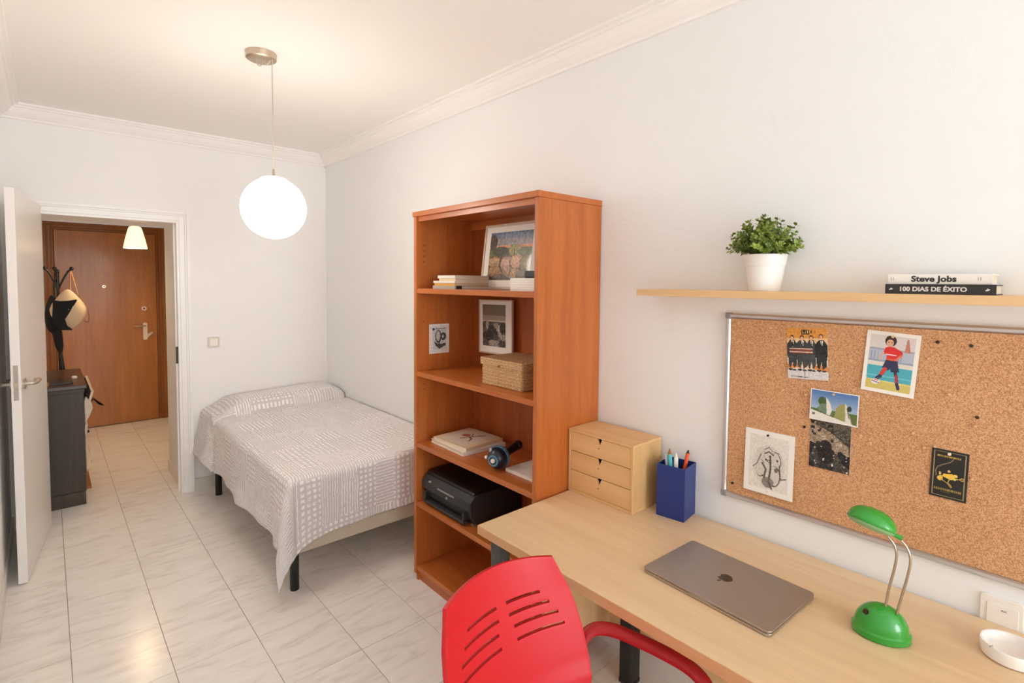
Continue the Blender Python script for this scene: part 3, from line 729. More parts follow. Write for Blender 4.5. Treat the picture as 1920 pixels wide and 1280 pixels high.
def sheet(name, cv, W, H, loc, basis, rotz, label, cat, tilt=0, th=.0012, margin=0, edge='paper', mat='print', group=None, parent=None):
    """a paper sheet (thin solid) with its printed face as a part"""
    bm = bx(-W/2, W/2, -H/2, H/2, -th, 0); me = bpy.data.meshes.new(name); bm.to_mesh(me); bm.free(); me.materials.append(M[edge])
    o = bpy.data.objects.new(name, me); C.objects.link(o)
    o.matrix_world = Matrix.Translation(loc) @ basis.to_4x4() @ Matrix.Rotation(R(rotz), 4, 'Z') @ Matrix.Rotation(R(tilt), 4, 'X')
    pm = print_mesh(cv, W-2*margin, H-2*margin); pm.materials.append(M[mat])
    p = bpy.data.objects.new('print', pm); C.objects.link(p); p.parent = o; p.location = (0, 0, .0003)
    return tag(o, label, cat, group)

# ------------------------------------------------------------------ things on the bookcase shelves
def book(name, x0, x1, y0, y1, z0, z1, cover, label, group=None, spine='-x', rot=0, th=.0022):
    cx, cy = (x0+x1)/2, (y0+y1)/2
    e = thing(name, (cx, cy, z0), label, 'book', group, rot=(0, 0, R(rot)))
    hx, hy, h = (x1-x0)/2, (y1-y0)/2, z1-z0
    sp = {'-x': (-hx, -hx+th, -hy, hy), '-y': (-hx, hx, -hy, -hy+th)}[spine]
    obj('cover', boxes([(-hx, hx, -hy, hy, 0, th), (-hx, hx, -hy, hy, h-th, h), (*sp, th, h-th)]), cover, e, local=True)
    i = .003
    pg = (-hx+th, hx-i, -hy+i, hy-i) if spine == '-x' else (-hx+i, hx-i, -hy+th, hy-i)
    obj('pages', bx(*pg, th, h-th), 'pages', e, local=True)
    return e
z = 1.633
G = 'books lying in the stack on the top bookcase shelf'
st = [(2.215, 2.42, .018, 'cover_g', 'paler grey book with white spine strip at the stack bottom, top shelf', -.345), (2.22, 2.412, .013, 'cover_y', 'yellow-spined book second from the bottom, top shelf stack', -.34),
      (2.216, 2.415, .012, 'cover_w', 'white book in the middle of the top shelf stack', -.345), (2.222, 2.375, .013, 'cover_c', 'thin cream book second from the stack top', -.335), (2.22, 2.38, .016, 'cover_w', 'white book topping the left stack on the top shelf', -.34)]
for k, (y0, y1, h, cv_, lb, x0) in enumerate(st):
    bk_ = book('book', x0, x0+.245+.006*(k % 2), y0, y1, z, z+h, cv_, lb, G); z += h
    if k == 0: first_book = bk_
obj('spine_band', bx(-.335, -.30, 2.2138, 2.2147, 1.634, 1.650), 'ink', first_book)
# white paper box and the dark case on it
bxw = thing('note_box', (-.3, 1.665, 1.633), 'white box with ribbed sides at the near end of the top shelf', 'box')
obj('box_body', bx(-.372, -.22, 1.568, 1.752, 1.633, 1.690), 'paper', bxw, bevel=.001)
for k in range(5): obj('band', bx(-.3735, -.3715, 1.568, 1.7525, 1.641+k*.010, 1.6425+k*.010), 'pages', bxw)
tag(obj('dark_case', bx(-.35, -.24, 1.568, 1.685, 1.6905, 1.722), 'grey_dk', bevel=.006), 'dark grey case on top of the white box', 'case')

# framed landscape leaning at the back
cv = Cv(84, 66, (120, 140, 160))
for k in range(66):
    f = k/66
    c = np.array((96, 122, 150))*(1-f*3)+np.array((196, 170, 160))*(f*3) if f < .33 else np.array((190, 130, 96))
    cv.rect(0, f, 1, f+.02, c)
cv.poly([(.15, .27), (.3, .19), (.42, .25), (.55, .18), (.68, .26), (.8, .2), (1, .27), (1, .33), (.15, .33)], (146, 148, 156))
cv.rect(0, .28, 1, .36, (204, 132, 92)); cv.rect(0, .34, 1, .5, (88, 98, 56))
cv.ell(.08, .2, .1, .16, (64, 56, 40)); cv.ell(.28, .4, .2, .1, (52, 58, 34)); cv.ell(.62, .38, .14, .13, (150, 140, 84)); cv.ell(.85, .42, .2, .06, (96, 108, 60))
cv.rect(0, .5, 1, 1, (112, 84, 54))
for (x_, y_, a_, b_, c) in ((.15, .62, .2, .1, (162, 128, 88)), (.45, .66, .17, .15, (176, 140, 122)), (.68, .62, .16, .14, (188, 150, 120)), (.2, .82, .22, .12, (140, 104, 66)), (.88, .66, .13, .16, (120, 110, 66)), (.6, .86, .2, .1, (158, 126, 86)), (.3, .95, .2, .07, (70, 52, 34)), (.85, .9, .16, .1, (92, 84, 62))):
    cv.ell(x_, y_+.015, a_*1.04, b_*1.05, (48, 36, 26)); cv.ell(x_, y_, a_, b_, c); cv.ell(x_-.03, y_-.03, a_*.6, b_*.5, tuple(min(255, q+22) for q in c))
cv.line([(.3, .5), (.28, .7), (.36, .85), (.34, 1)], .03, (40, 32, 24)); cv.line([(.52, .6), (.55, .8), (.5, 1)], .02, (46, 36, 28)); cv.line([(.6, .3), (.61, .5)], .02, (60, 56, 36))
cv.noise(.16, 1, 1); cv.noise(.16, 2, 3)
def framed(name, W, H, pw, ph, pox, poy, cv, loc, basis, tilt, rotz, fmat, fw, label, depth=.012):
    o = thing(name, loc, label, 'picture')
    o.matrix_world = Matrix.Translation(loc) @ basis.to_4x4() @ Matrix.Rotation(R(rotz), 4, 'Z') @ Matrix.Rotation(R(tilt), 4, 'X')
    obj('frame', boxes([(-W/2, -W/2+fw, 0, H, -depth, .003), (W/2-fw, W/2, 0, H, -depth, .003), (-W/2+fw, W/2-fw, 0, fw, -depth, .003), (-W/2+fw, W/2-fw, H-fw, H, -depth, .003)]), fmat, o, local=True, bevel=.001)
    obj('mount', bx(-W/2+fw, W/2-fw, fw, H-fw, -depth+.002, -.001), 'paper', o, local=True)
    pm = print_mesh(cv, pw, ph); pm.materials.append(M['print_g'])
    p = bpy.data.objects.new('print', pm); C.objects.link(p); p.parent = o; p.location = (pox, poy, -.0004)
    return o
framed('framed_picture', .45, .352, .335, .258, -.004, .178, cv, (-.120, 2.065, 1.634), BOARD, -7, 0, 'frame_w', .014, 'large white-mounted landscape picture leaning at the back of the top shelf')
# black and white picture on the back panel, second compartment
cv = Cv(60, 96, (206, 198, 186))
cv.rect(.0, .0, 1, .4, (120, 116, 106)); cv.rect(0, .26, 1, .4, (158, 150, 136)); cv.rect(0, .38, 1, .405, (206, 198, 186)); cv.rect(0, .405, 1, 1, (92, 84, 72))
for (x_, y_, a_, b_, g) in ((.12, .5, .12, .1, 70), (.2, .48, .06, .12, 170), (.35, .55, .05, .12, 60), (.45, .6, .2, .1, 52), (.6, .5, .12, .07, 150), (.72, .62, .1, .14, 176), (.72, .56, .05, .07, 196), (.88, .55, .13, .14, 40), (.25, .75, .25, .12, 44), (.62, .75, .08, .13, 60), (.9, .76, .13, .07, 158), (.5, .92, .3, .08, 150), (.15, .92, .14, .07, 70), (.85, .93, .15, .08, 56)):
    cv.ell(x_, y_, a_, b_, (g, g*.96, g*.88))
cv.noise(.3, 5, 2, (0, .405, 1, 1)); cv.noise(.06, 6, 1)
framed('framed_photograph', .29, .305, .20, .235, -.012, .160, cv, (-.052, 2.235, 1.268), BOARD, 0, .8, 'frame_w', .008, 'black and white photograph in pale mount on the bookcase back, above the basket', depth=.01)
# small card on the far side panel
cv = Cv(40, 50, (226, 222, 216))
cv.rect(.12, .08, .9, .9, (204, 202, 198)); cv.line([(.3, .12), (.85, .13)], .03, (130, 130, 130)); cv.ell(.18, .14, .06, .05, (30, 30, 30))
cv.ell(.45, .42, .16, .24, (70, 70, 70)); cv.ell(.43, .4, .11, .18, (196, 194, 190)); cv.ell(.72, .42, .16, .14, (66, 66, 66)); cv.ell(.7, .42, .06, .06, (190, 190, 190))
cv.poly([(.2, .6), (.5, .7), (.85, .68), (.85, .76), (.5, .88), (.3, .76)], (66, 66, 66)); cv.line([(.3, .3), (.28, .7)], .04, (80, 80, 80)); cv.line([(.5, .62), (.5, .8)], .06, (50, 50, 50)); cv.noise(.2, 8, 1)
sheet('photo_card', cv, .134, .166, (-.257, BY1-PT-.0022, 1.348), SIDE, 0, 'small black and white portrait card taped inside the bookcase side', 'card', margin=.006)
# woven lidded basket
bk = thing('woven_basket', (-.22, 1.86, 1.1755), 'lidded woven seagrass basket on the middle shelf', 'basket')
def weave_box(x0, x1, y0, y1, z0, z1, seed, amp=.0018):
    bm = bmesh.new(); rows = max(3, int((z1-z0)/.0075)); ring = rrect(x1-x0, y1-y0, .012, 3, (x0+x1)/2, (y0+y1)/2); R_ = []
    # dense outline so that the plait can bulge
    pts = []
    for i in range(len(ring)):
        p, q = Vector((*ring[i], 0)), Vector((*ring[(i+1) % len(ring)], 0)); n = max(1, int((q-p).length/.006))
        for k in range(n): pts.append(p.lerp(q, k/n))
    c = Vector(((x0+x1)/2, (y0+y1)/2, 0))
    for r_ in range(rows*2+1):
        z = z0+(z1-z0)*r_/(rows*2); row = []
        for i, p in enumerate(pts):
            d = (p-c).normalized(); k = amp*(math.sin(i*1.6+(r_//2)*math.pi) + (0.8 if r_ % 2 else -.8))
            row.append(bm.verts.new((p.x+d.x*k, p.y+d.y*k, z)))
        R_.append(row)
    n = len(pts)
    for a, b in zip(R_, R_[1:]):
        for i in range(n): bm.faces.new((a[i], a[(i+1) % n], b[(i+1) % n], b[i]))
    bm.faces.new(R_[0][::-1]); bm.faces.new(R_[-1]); return bm
obj('basket_body', weave_box(-.332, -.10, 1.712, 2.004, 1.1765, 1.276, 1), 'weave', bk, smooth=True)
obj('lid', weave_box(-.339, -.093, 1.704, 2.012, 1.272, 1.306, 2), 'weave', bk, smooth=True)
obj('clasp', ball((-.344, 1.86, 1.276), .006, n=8), 'tan', bk)
# books on the third shelf
b1 = book('large_book', -.345, -.065, 2.125, 2.440, .7785, .798, 'cover_w', 'large white hardback underneath on the third shelf', spine='-y', rot=-2)
b2 = book('art_book', -.335, -.075, 2.14, 2.425, .7985, .815, 'cover_c', 'cream art book with a red and brown sketch on top', spine='-y', rot=3)
cv = Cv(60, 60, (226, 214, 196)); cv.ell(.34, .46, .12, .09, (186, 96, 76)); cv.line([(.42, .7), (.5, .5), (.62, .3), (.7, .2)], .05, (112, 80, 60)); cv.line([(.5, .5), (.66, .55), (.75, .7)], .045, (104, 84, 66)); cv.line([(.52, .42), (.38, .3)], .03, (120, 90, 66)); cv.noise(.05, 4, 2)
pm = print_mesh(cv, .225, .25); pm.materials.append(M['print']); p = bpy.data.objects.new('cover_print', pm); C.objects.link(p); p.parent = b2; p.location = (.01, 0, .0169); p.rotation_euler = (0, 0, R(-90))
# drum-shaped gadget with handle
tg = thing('headlamp_torch', (-.3, 1.85, .7785), 'dark navy drum-shaped torch with blue ring and pale knobs on third shelf', 'torch')
tc0 = Vector((-.375, 1.860, .833)); ax = Vector((.93, .30, .06)).normalized()
def turned(prof, c, axis, n=32):
    bm = lathe(prof, n); bm.transform(Matrix.Translation(c) @ axis.to_track_quat('Z', 'X').to_matrix().to_4x4()); return bm
obj('body', turned([(0, 0), (.026, 0), (.034, .006), (.044, .018), (.050, .032), (.052, .052), (.050, .060), (.044, .078), (.03, .088), (0, .088)], tc0, ax), 'navy', tg, smooth=True)
obj('blue_ring', turned([(.046, .046), (.0545, .047), (.0555, .056), (.0545, .064), (.046, .065)], tc0, ax), 'lblue', tg, smooth=True)
obj('face_ring', turned([(.018, -.002), (.027, -.002), (.029, .004), (.018, .004)], tc0, ax), 'lblue', tg, smooth=True)
obj('knob', turned([(0, -.008), (.009, -.008), (.011, -.004), (.011, .004), (0, .004)], tc0, ax, 16), 'whitepin', tg, smooth=True)
obj('knob', ball(tc0+Vector((-.002, .048, .006)), .009, n=12), 'whitepin', tg, smooth=True)
obj('knob', ball(tc0+Vector((.01, .03, .042)), .008, n=12, sz=1.5), 'silver', tg, smooth=True)
obj('handle', tube([tc0+ax*.08, tc0+ax*.13+Vector((0, -.01, .004)), tc0+ax*.19+Vector((0, -.02, .012))], [.02, .017, .02], 14), 'black', tg, smooth=True)
obj('handle_end', ball(tc0+ax*.205+Vector((0, -.022, .014)), .024, n=14), 'black', tg, smooth=True)
# near book with dark case
book('booklet', -.318, -.12, 1.566, 1.835, .7785, .793, 'cover_w', 'white paperback lying at the near end of the third shelf')
tag(obj('glasses_case', bx(-.262, -.15, 1.568, 1.70, .7935, .806), 'grey_dk', bevel=.005), 'dark flat case on the white paperback', 'case')

# printer
pr = thing('printer', (-.2, 2.26, .4435), 'black flatbed inkjet printer on the lower bookcase shelf', 'printer')
def slant(x0, x1, y0, y1, z0, z1, inset):
    pr_ = [(x0+inset, z0), (x1, z0), (x1, z1), (x0+.035, z1), (x0, z1-.03), (x0, z1-.075)]
    return extr(pr_, y0, y1, lambda p, q, y: (p, y, q))
pb = obj('body', slant(-.378, -.03, 2.035, 2.475, .452, .600, .03), 'grey_dk', pr, bevel=.007)
obj('scanner_lid', extr([(-.352, .601), (-.03, .601), (-.03, .618), (-.32, .618), (-.345, .612)], 2.04, 2.47, lambda p, q, y: (p, y, q)), 'black', pr, bevel=.004)
ot = obj('output_tray', boxes([(-.3925, -.36, 2.07, 2.44, .456, .470), (-.3925, -.352, 2.07, 2.084, .470, .515), (-.3925, -.352, 2.426, 2.44, .470, .515)]), 'grey_dk', pr, bevel=.004)
obj('tray_recess', bx(-.3605, -.345, 2.084, 2.426, .470, .516), 'black', pr)
obj('trim_strip', bx(-.3815, -.377, 2.17, 2.32, .556, .564), 'silver', pr, bevel=.001)
obj('power_button', ball((-.374, 2.40, .574), .008, n=10, sy=1.4, sz=.7), 'silver', pr)
obj('badge', tube([(-.381, 2.235, .536), (-.377, 2.235, .536)], .007, 12), 'silver', pr)
for x_, y_ in ((-.34, 2.05), (-.34, 2.46), (-.05, 2.05), (-.05, 2.46)): obj('foot', bx(x_-.01, x_+.01, y_-.01, y_+.01, .4437, .453), 'silver' if y_ < 2.1 else 'black', pr)

# ------------------------------------------------------------------ desk
DXF, DYL, DZT = -.7253, 1.526, .7538
dk = thing('desk', (-.36, .3, 0), 'long beech laminate desk on black legs along the wall', 'desk')
DY0 = -.62
top = obj('desktop', bx(DXF, -.012, DY0, DYL, DZT-.033, DZT), 'beech', dk, bevel=.001)
obj('edge_band', bx(DXF-.0022, DXF, DY0, DYL, DZT-.0325, DZT-.001), 'beech_edge', dk, bevel=.0006)
obj('edge_band', bx(DXF, -.012, DYL, DYL+.002, DZT-.0325, DZT-.001), 'beech_edge', dk)
obj('end_panel', bx(-.46, -.04, 1.425, 1.443, .105, DZT-.0335), 'beech_x', dk)
obj('back_panel', bx(-.04, -.022, DY0+.05, 1.425, .115, DZT-.0335), 'beech_x', dk)
def leg(x, y, sx, sy, m='black_m'):
    bm = prism(rrect(sx, sy, .008, 4, x, y), .012, DZT-.0335); o = obj('leg', bm, m, dk, smooth=True)
    obj('foot_cap', prism(rrect(sx+.004, sy+.004, .01, 4, x, y), 0, .012), 'black', o)
leg(-.675, 1.452, .045, .066, 'gun'); leg(-.128, 1.25, .07, .06); leg(-.675, -.5, .045, .066, 'gun'); leg(-.128, -.5, .07, .06)
obj('cross_rail', bx(-.655, -.16, 1.468, 1.485, .66, .715), 'black_m', dk)
obj('cross_rail', bx(-.655, -.16, -.51, -.49, .66, .715), 'black_m', dk)

# chest of little drawers
Z0 = DZT+.0004
mb = thing('desktop_drawer_unit', (-.11, 1.375, Z0), 'small birch three-drawer unit at the bookcase end of the desk', 'drawer unit')
mx0, mx1, my0, my1, mz1 = -.212, -.014, 1.193, 1.534, 1.031
tk = .011
obj('case', boxes([(mx0, mx1, my0, my0+tk, Z0+tk, mz1-tk), (mx0, mx1, my1-tk, my1, Z0+tk, mz1-tk), (mx1-.006, mx1, my0+tk, my1-tk, Z0+tk, mz1-tk)]), 'birch_z', mb, bevel=.001)
obj('case_top', bx(mx0, mx1, my0, my1, mz1-tk, mz1), 'birch', mb, bevel=.0012); obj('case_bottom', bx(mx0, mx1, my0, my1, Z0, Z0+tk), 'birch', mb, bevel=.0012)
hh = (mz1-Z0-2*tk)/3
for k in range(3):
    z0, z1 = Z0+tk+k*hh+.0012, Z0+tk+(k+1)*hh-.0016; y0, y1 = my0+tk+.0016, my1-tk-.0016; yc = (y0+y1)/2
    # front with a V notch cut in its top edge
    nw, nd = .012, .023
    pf = [(y0, z0), (y1, z0), (y1, z1), (yc+nw, z1), (yc+.003, z1-nd), (yc-.003, z1-nd), (yc-nw, z1), (y0, z1)]
    bm = prism(pf, 0, .010); bm.transform(Matrix(((0, 0, 1, mx0+.003), (1, 0, 0, 0), (0, 1, 0, 0), (0, 0, 0, 1))))
    dr = obj('drawer', bm, 'birch', mb, bevel=.0006)
    obj('drawer_box', bx(mx0+.022, mx1-.01, y0+.002, y1-.002, z0+.001, z1-.012), 'ink', dr)
    obj('notch_hole', tube([(mx0+.0025, yc+.004, z1-nd-.018), (mx0+.006, yc+.004, z1-nd-.018)], .0032, 10), 'tan', dr)

# pen holder
PX, PY, PS = -.068, 1.088, .113
ph_ = thing('pen_holder', (PX, PY, Z0), 'tall square navy blue pen holder on the desk', 'pen holder', rot=(0, 0, R(8)))
h2, wt, PH = PS/2, .0035, .207
obj('holder', boxes([(-h2, h2, -h2, h2, 0, .004), (-h2, -h2+wt, -h2, h2, .004, PH), (h2-wt, h2, -h2, h2, .004, PH), (-h2+wt, h2-wt, -h2, -h2+wt, .004, PH), (-h2+wt, h2-wt, h2-wt, h2, .004, PH)]), 'blue', ph_, local=True, bevel=.001)
def pen(name, x0, y0, x1, y1, L, r, mat, tipmat, label, tip=.02):
    e = thing(name, (x0, y0, Z0+.006), label, 'pen'); a = Vector((x0, y0, Z0+.006)); d = (Vector((x1, y1, Z0+PH))-a).normalized()
    obj('barrel', tube([a, a+d*.01, a+d*(L-tip)], [r*.5, r, r], 10), mat, e, smooth=True)
    obj('tip', tube([a+d*(L-tip), a+d*(L-tip*.5), a+d*L], [r*.9, r*.55, r*.3], 10), tipmat, e, smooth=True)
pen('pen', PX-.012, PY+.004, PX-.030, PY+.010, .262, .0085, 'teal', 'tan', 'turquoise pen standing tallest in the blue holder')
pen('pen', PX-.01, PY+.015, PX-.028, PY+.026, .240, .0075, 'clearp', 'clearp', 'pale blue pen in the blue holder beside the turquoise one', .012)
pen('pen', PX-.02, PY-.01, PX-.022, PY-.010, .246, .0085, 'cover_w', 'cover_w', 'white pen in the middle of the blue holder')
pen('pen', PX-.01, PY-.006, PX+.028, PY-.024, .256, .0075, 'orange', 'ink', 'orange-red pen leaning right in the blue holder', .012)
pen('pencil', PX+.01, PY+.01, PX-.006, PY+.028, .236, .005, 'ink_w', 'clearp', 'thin grey pencil behind the pens', .012)

# laptop
lt = thing('laptop', (-.3935, .7235, Z0), 'closed grey aluminium laptop on the desk', 'laptop', rot=(0, 0, R(-3)))
obj('base', prism(rrect(.282, .402, .014, 8), .0012, .0085), 'laptop_b', lt, local=True, bevel=.0012)
obj('gap', prism(rrect(.278, .398, .013, 8), .0085, .0100), 'laptop_gap', lt, local=True)
lid = obj('lid', prism(rrect(.282, .402, .014, 8), .0100, .0160), 'laptop', lt, local=True, bevel=.0012)
obj('finger_notch', bx(-.1415, -.136, -.035, .035, .0075, .0104), 'silver', lt, local=True, bevel=.0005)
for x_, y_ in ((-.12, -.18), (.12, -.18), (-.12, .18), (.12, .18)): obj('rubber_foot', lathe([(0, 0), (.007, 0), (.008, .0012), (0, .0012)], 12, x_, y_), 'black', lt, local=True)
# fruit emblem with a bite, leaf pointing at the front lip
def emblem():
    pts = []
    for k in range(64):
        a = 2*math.pi*k/64; x, y = math.cos(a), math.sin(a)      # x right, y up in emblem space
        r_ = 1+.06*math.cos(2*a)
        px_, py_ = x*r_*.92, y*1.0
        py_ -= .16*math.exp(-(x/.22)**2)*(1 if y > 0 else -.7)
        if y < 0: px_ *= 1-.18*(-y)
        pts.append(Vector((px_, py_)))
    bite = Vector((1.18, .12)); out = []
    for p in pts:
        d = p-bite
        if d.length < .50: p = bite+d.normalized()*.50
        out.append(p)
    return out
sz = .0225
poly = [(-p.y*sz, p.x*sz) for p in emblem()]
eb = prism(poly, .0158, .01615)
lf_ = [(.0, 1.02), (.06, 1.25), (.3, 1.5), (.46, 1.52), (.42, 1.28), (.2, 1.06)]
prism([(-y*sz, x*sz) for x, y in lf_], .0158, .01615, eb)
eb.transform(Matrix.Translation((.008, .004, 0)))
obj('emblem', eb, 'logo', lid, local=True)

# desk lamp
LXc, LYc = -.303, .345
dl = thing('desk_lamp', (LXc, LYc, Z0), 'green plastic desk lamp with two curved steel arms', 'lamp')
ang = R(-70)
obj('base_rim', lathe([(0, 0), (.062, 0), (.066, .004), (.066, .018), (.061, .022), (0, .022)], 48, LXc, LYc, None, 1.0, .80, ang), 'green', dl, smooth=True)
C.objects[-1].name; bs_ = [o for o in dl.children if o.name.startswith('base_rim')][0]; bs_.data.transform(Matrix.Translation((0, 0, Z0)))
db = lathe([(.061*math.cos(R(a)), .02+.062*math.sin(R(a))) for a in range(0, 86, 6)]+[(0, .082)], 48, LXc, LYc, None, 1.0, .80, ang)
do = obj('base_dome', db, 'green', dl, smooth=True); do.data.transform(Matrix.Translation((0, 0, Z0)))
for o in (bs_, do): pass
for sy in (-.006, .0):
    pass
bt = Vector((LXc-.030, LYc+.026, Z0+.058)); nb = Vector((-.55, .35, .75)).normalized()
obj('switch_button', tube([bt, bt+nb*.006], .0075, 14), 'darkpin', dl, smooth=True)
arms = [[(-.306, .337, Z0+.076), (-.306, .331, Z0+.13), (-.308, .3215, Z0+.185), (-.311, .317, Z0+.225), (-.314, .322, Z0+.252), (-.316, .336, Z0+.272)],
        [(-.306, .313, Z0+.068), (-.306, .304, Z0+.12), (-.308, .293, Z0+.18), (-.311, .288, Z0+.225), (-.314, .296, Z0+.256), (-.316, .313, Z0+.276)]]
for a_ in arms:
    obj('arm', tube(smooth_path(a_, 8), .0032, 10), 'chrome', dl, smooth=True)
    o_ = a_[0]; obj('arm_socket', tube([(o_[0], o_[1], o_[2]-.012), (o_[0], o_[1], o_[2]+.004)], .0055, 12), 'green', dl, smooth=True)
# shade: half-egg, long axis towards +y and up
sc0 = Vector((-.316, .318, Z0+.281)); tipv = Vector((-.03, .105, .028)); lax = tipv.normalized(); LEN = tipv.length
nrm = Vector((.42, -.30, .86)); nrm = (nrm-lax*nrm.dot(lax)).normalized(); lat = lax.cross(nrm).normalized()
def shade(depth, scale, sign=1):
    bm = bmesh.new(); nu, nv_ = 28, 14; g = []
    cen = sc0+lax*LEN*.5
    for i in range(nu+1):
        u = -1+2*i/nu; wdt = math.sqrt(max(0, 1-abs(u)**2.3)); row = []
        for j in range(nv_+1):
            th_ = math.pi*j/nv_
            row.append(bm.verts.new(cen+lax*(u*LEN*.5*scale)+lat*(math.cos(th_)*wdt*.045*scale)+nrm*(sign*math.sin(th_)*wdt*depth)))
        g.append(row)
    for i in range(nu):
        for j in range(nv_): bm.faces.new((g[i][j], g[i+1][j], g[i+1][j+1], g[i][j+1]))
    bmesh.ops.remove_doubles(bm, verts=bm.verts[:], dist=1e-5); return bm
so = obj('lamp_shade', shade(.043, 1.0), 'green', dl, smooth=True); m_ = so.modifiers.new('t', 'SOLIDIFY'); m_.thickness = .0015
obj('diffuser', shade(.014, .95, -1), 'greenlens', dl, smooth=True)
obj('shade_hinge', tube([sc0-lax*.008+Vector((0, -.004, -.004)), sc0+lax*.012], .006, 12), 'green', dl, smooth=True)

# ashtray
AX, AY = -.165, .108
at = lathe([(0, 0), (.050, 0), (.056, .004), (.060, .030), (.0575, .035), (.054, .034), (.047, .014), (.040, .010), (0, .010)], 48)
at.transform(Matrix.Translation((AX, AY, Z0)))
ao = thing('ashtray', (AX, AY, Z0), 'round white ceramic ashtray at the desk end', 'ashtray')
obj('bowl', at, 'ceramic', ao, smooth=True)
obj('cigarette_rest', tube([(AX-.043, AY+.030, Z0+.0352), (AX-.050, AY+.034, Z0+.0352)], .0016, 8), 'ink_l', ao, smooth=True)

# wall switch above the desk
ws = thing('wall_socket', (0, .14, .78), 'white wall switch plate with arrow marks behind the desk', 'switch')
def wplate(w_, h_, r, t0, t1, cy, cz, m='socket'):
    bm = prism(rrect(w_, h_, r, 5, cy, cz), 0, t1-t0); bm.transform(Matrix(((0, 0, -1, -t0), (1, 0, 0, 0), (0, 1, 0, 0), (0, 0, 0, 1)))); return bm
obj('plate', wplate(.088, .088, .010, 0, .008, .140, .782), 'socket', ws, bevel=.002)
obj('rocker', wplate(.064, .064, .005, .008, .0105, .138, .776), 'socket', ws, bevel=.001)
mk = bmesh.new()
for dy in (0, -.006): prism([(.141+dy, .792), (.138+dy, .796), (.135+dy, .792), (.136+dy, .7912), (.138+dy, .7945), (.140+dy, .7912)], 0, .0003, mk)
mk.transform(Matrix(((0, 0, -1, -.0105), (1, 0, 0, 0), (0, 1, 0, 0), (0, 0, 0, 1))))
obj('arrow_marks', mk, 'ink', ws)

# ------------------------------------------------------------------ wall shelf, plant and books
sf = tag(obj('wall_shelf', bx(-.1541, -.0, -.55, 1.2332, 1.6232, 1.6485), 'beech_x', bevel=.001), 'thin pale beech floating shelf above the corkboard', 'shelf')
SZ = 1.6487
PXc, PYc = -.085, .762
pl = thing('potted_plant', (PXc, PYc, SZ), 'small bushy green plant in a white pot on the wall shelf', 'plant')
obj('pot', lathe([(0, SZ), (.047, SZ), (.049, SZ+.003), (.0555, SZ+.045), (.061, SZ+.084), (.0625, SZ+.085), (.068, SZ+.120), (.0685, SZ+.124), (.065, SZ+.124), (.061, SZ+.105), (0, SZ+.105)], 48, PXc, PYc), 'pot', pl, smooth=True)
obj('soil', lathe([(.062, SZ+.106), (.03, SZ+.113), (0, SZ+.114)], 24, PXc, PYc), 'soil', pl, smooth=True)
def sprig_mesh(seed, L):
    rnd_ = random.Random(seed); bm = bmesh.new(); path = []; p = Vector((0, 0, 0)); bend = Vector((rnd_.uniform(-.3, .3), rnd_.uniform(-.3, .3), 0))
    n = 10
    for i in range(n+1): t_ = i/n; path.append(Vector((bend.x*L*t_*t_, bend.y*L*t_*t_, L*t_)))
    tube(path, [.0014-.0008*i/n for i in range(n+1)], 5, bm)
    def leafq(o_, d, up, l_, w_):
        s = d.cross(up).normalized(); 
        pts = [o_, o_+d*l_*.35+s*w_, o_+d*l_*.8+s*w_*.75, o_+d*l_, o_+d*l_*.8-s*w_*.75, o_+d*l_*.35-s*w_]
        mid = o_+d*l_*.55+up*l_*.08; vm = bm.verts.new(mid); vv = [bm.verts.new(q) for q in pts]
        for i in range(6): bm.faces.new((vm, vv[i], vv[(i+1) % 6]))
    for i in range(4, n+1):
        for k in range(3):
            a = i*1.1+k*2.094+rnd_.uniform(-.3, .3); out = Vector((math.cos(a), math.sin(a), rnd_.uniform(.35, .9))).normalized()
            base = path[i]; up = Vector((-math.cos(a)*.5, -math.sin(a)*.5, 1)).normalized()
            l_ = L*.12*(1.25-.5*i/n)*rnd_.uniform(.8, 1.2)
            if k == 0 and i % 2 == 0 and i < n-1:
                tw = base+out*l_*1.3; tube([base, tw], .0007, 4, bm)
                for q in range(3):
                    b2_ = a+(q-1)*.9; o2 = Vector((math.cos(b2_), math.sin(b2_), .6)).normalized(); leafq(tw, o2, up, l_*1.1, l_*.42)
            leafq(base, out, up, l_*1.35, l_*.46)
    leafq(path[-1], Vector((0, 0, 1)), Vector((1, 0, 0)), L*.09, L*.03)
    me = bpy.data.meshes.new('sprig'); bm.to_mesh(me); bm.free(); me.materials.append(M['leafg']); return me
sm = [sprig_mesh(k, .12) for k in range(6)]
rp = random.Random(3)
for k in range(84):
    a = k*2.39996; f = math.sqrt((k+.5)/84); tilt = f*R(66)
    ln = 1.14-.46*f+rp.uniform(-.12, .10)
    o = bpy.data.objects.new('sprig', sm[k % 6]); C.objects.link(o); o.parent = pl
    ox, oy = math.cos(a)*.034*f, math.sin(a)*.034*f
    o.location = (ox, oy, .119)
    dirv = Vector((math.cos(a)*math.sin(tilt), math.sin(a)*math.sin(tilt), math.cos(tilt)))
    if dirv.x > 0: dirv.x *= .55
    dirv.normalize()
    o.rotation_euler = (dirv.to_track_quat('Z', 'Y') @ Matrix.Rotation(rp.uniform(0, 6), 3, 'Z').to_quaternion()).to_euler()
    o.scale = (ln,)*3 if dirv.x <= .1 else (ln*.72,)*3

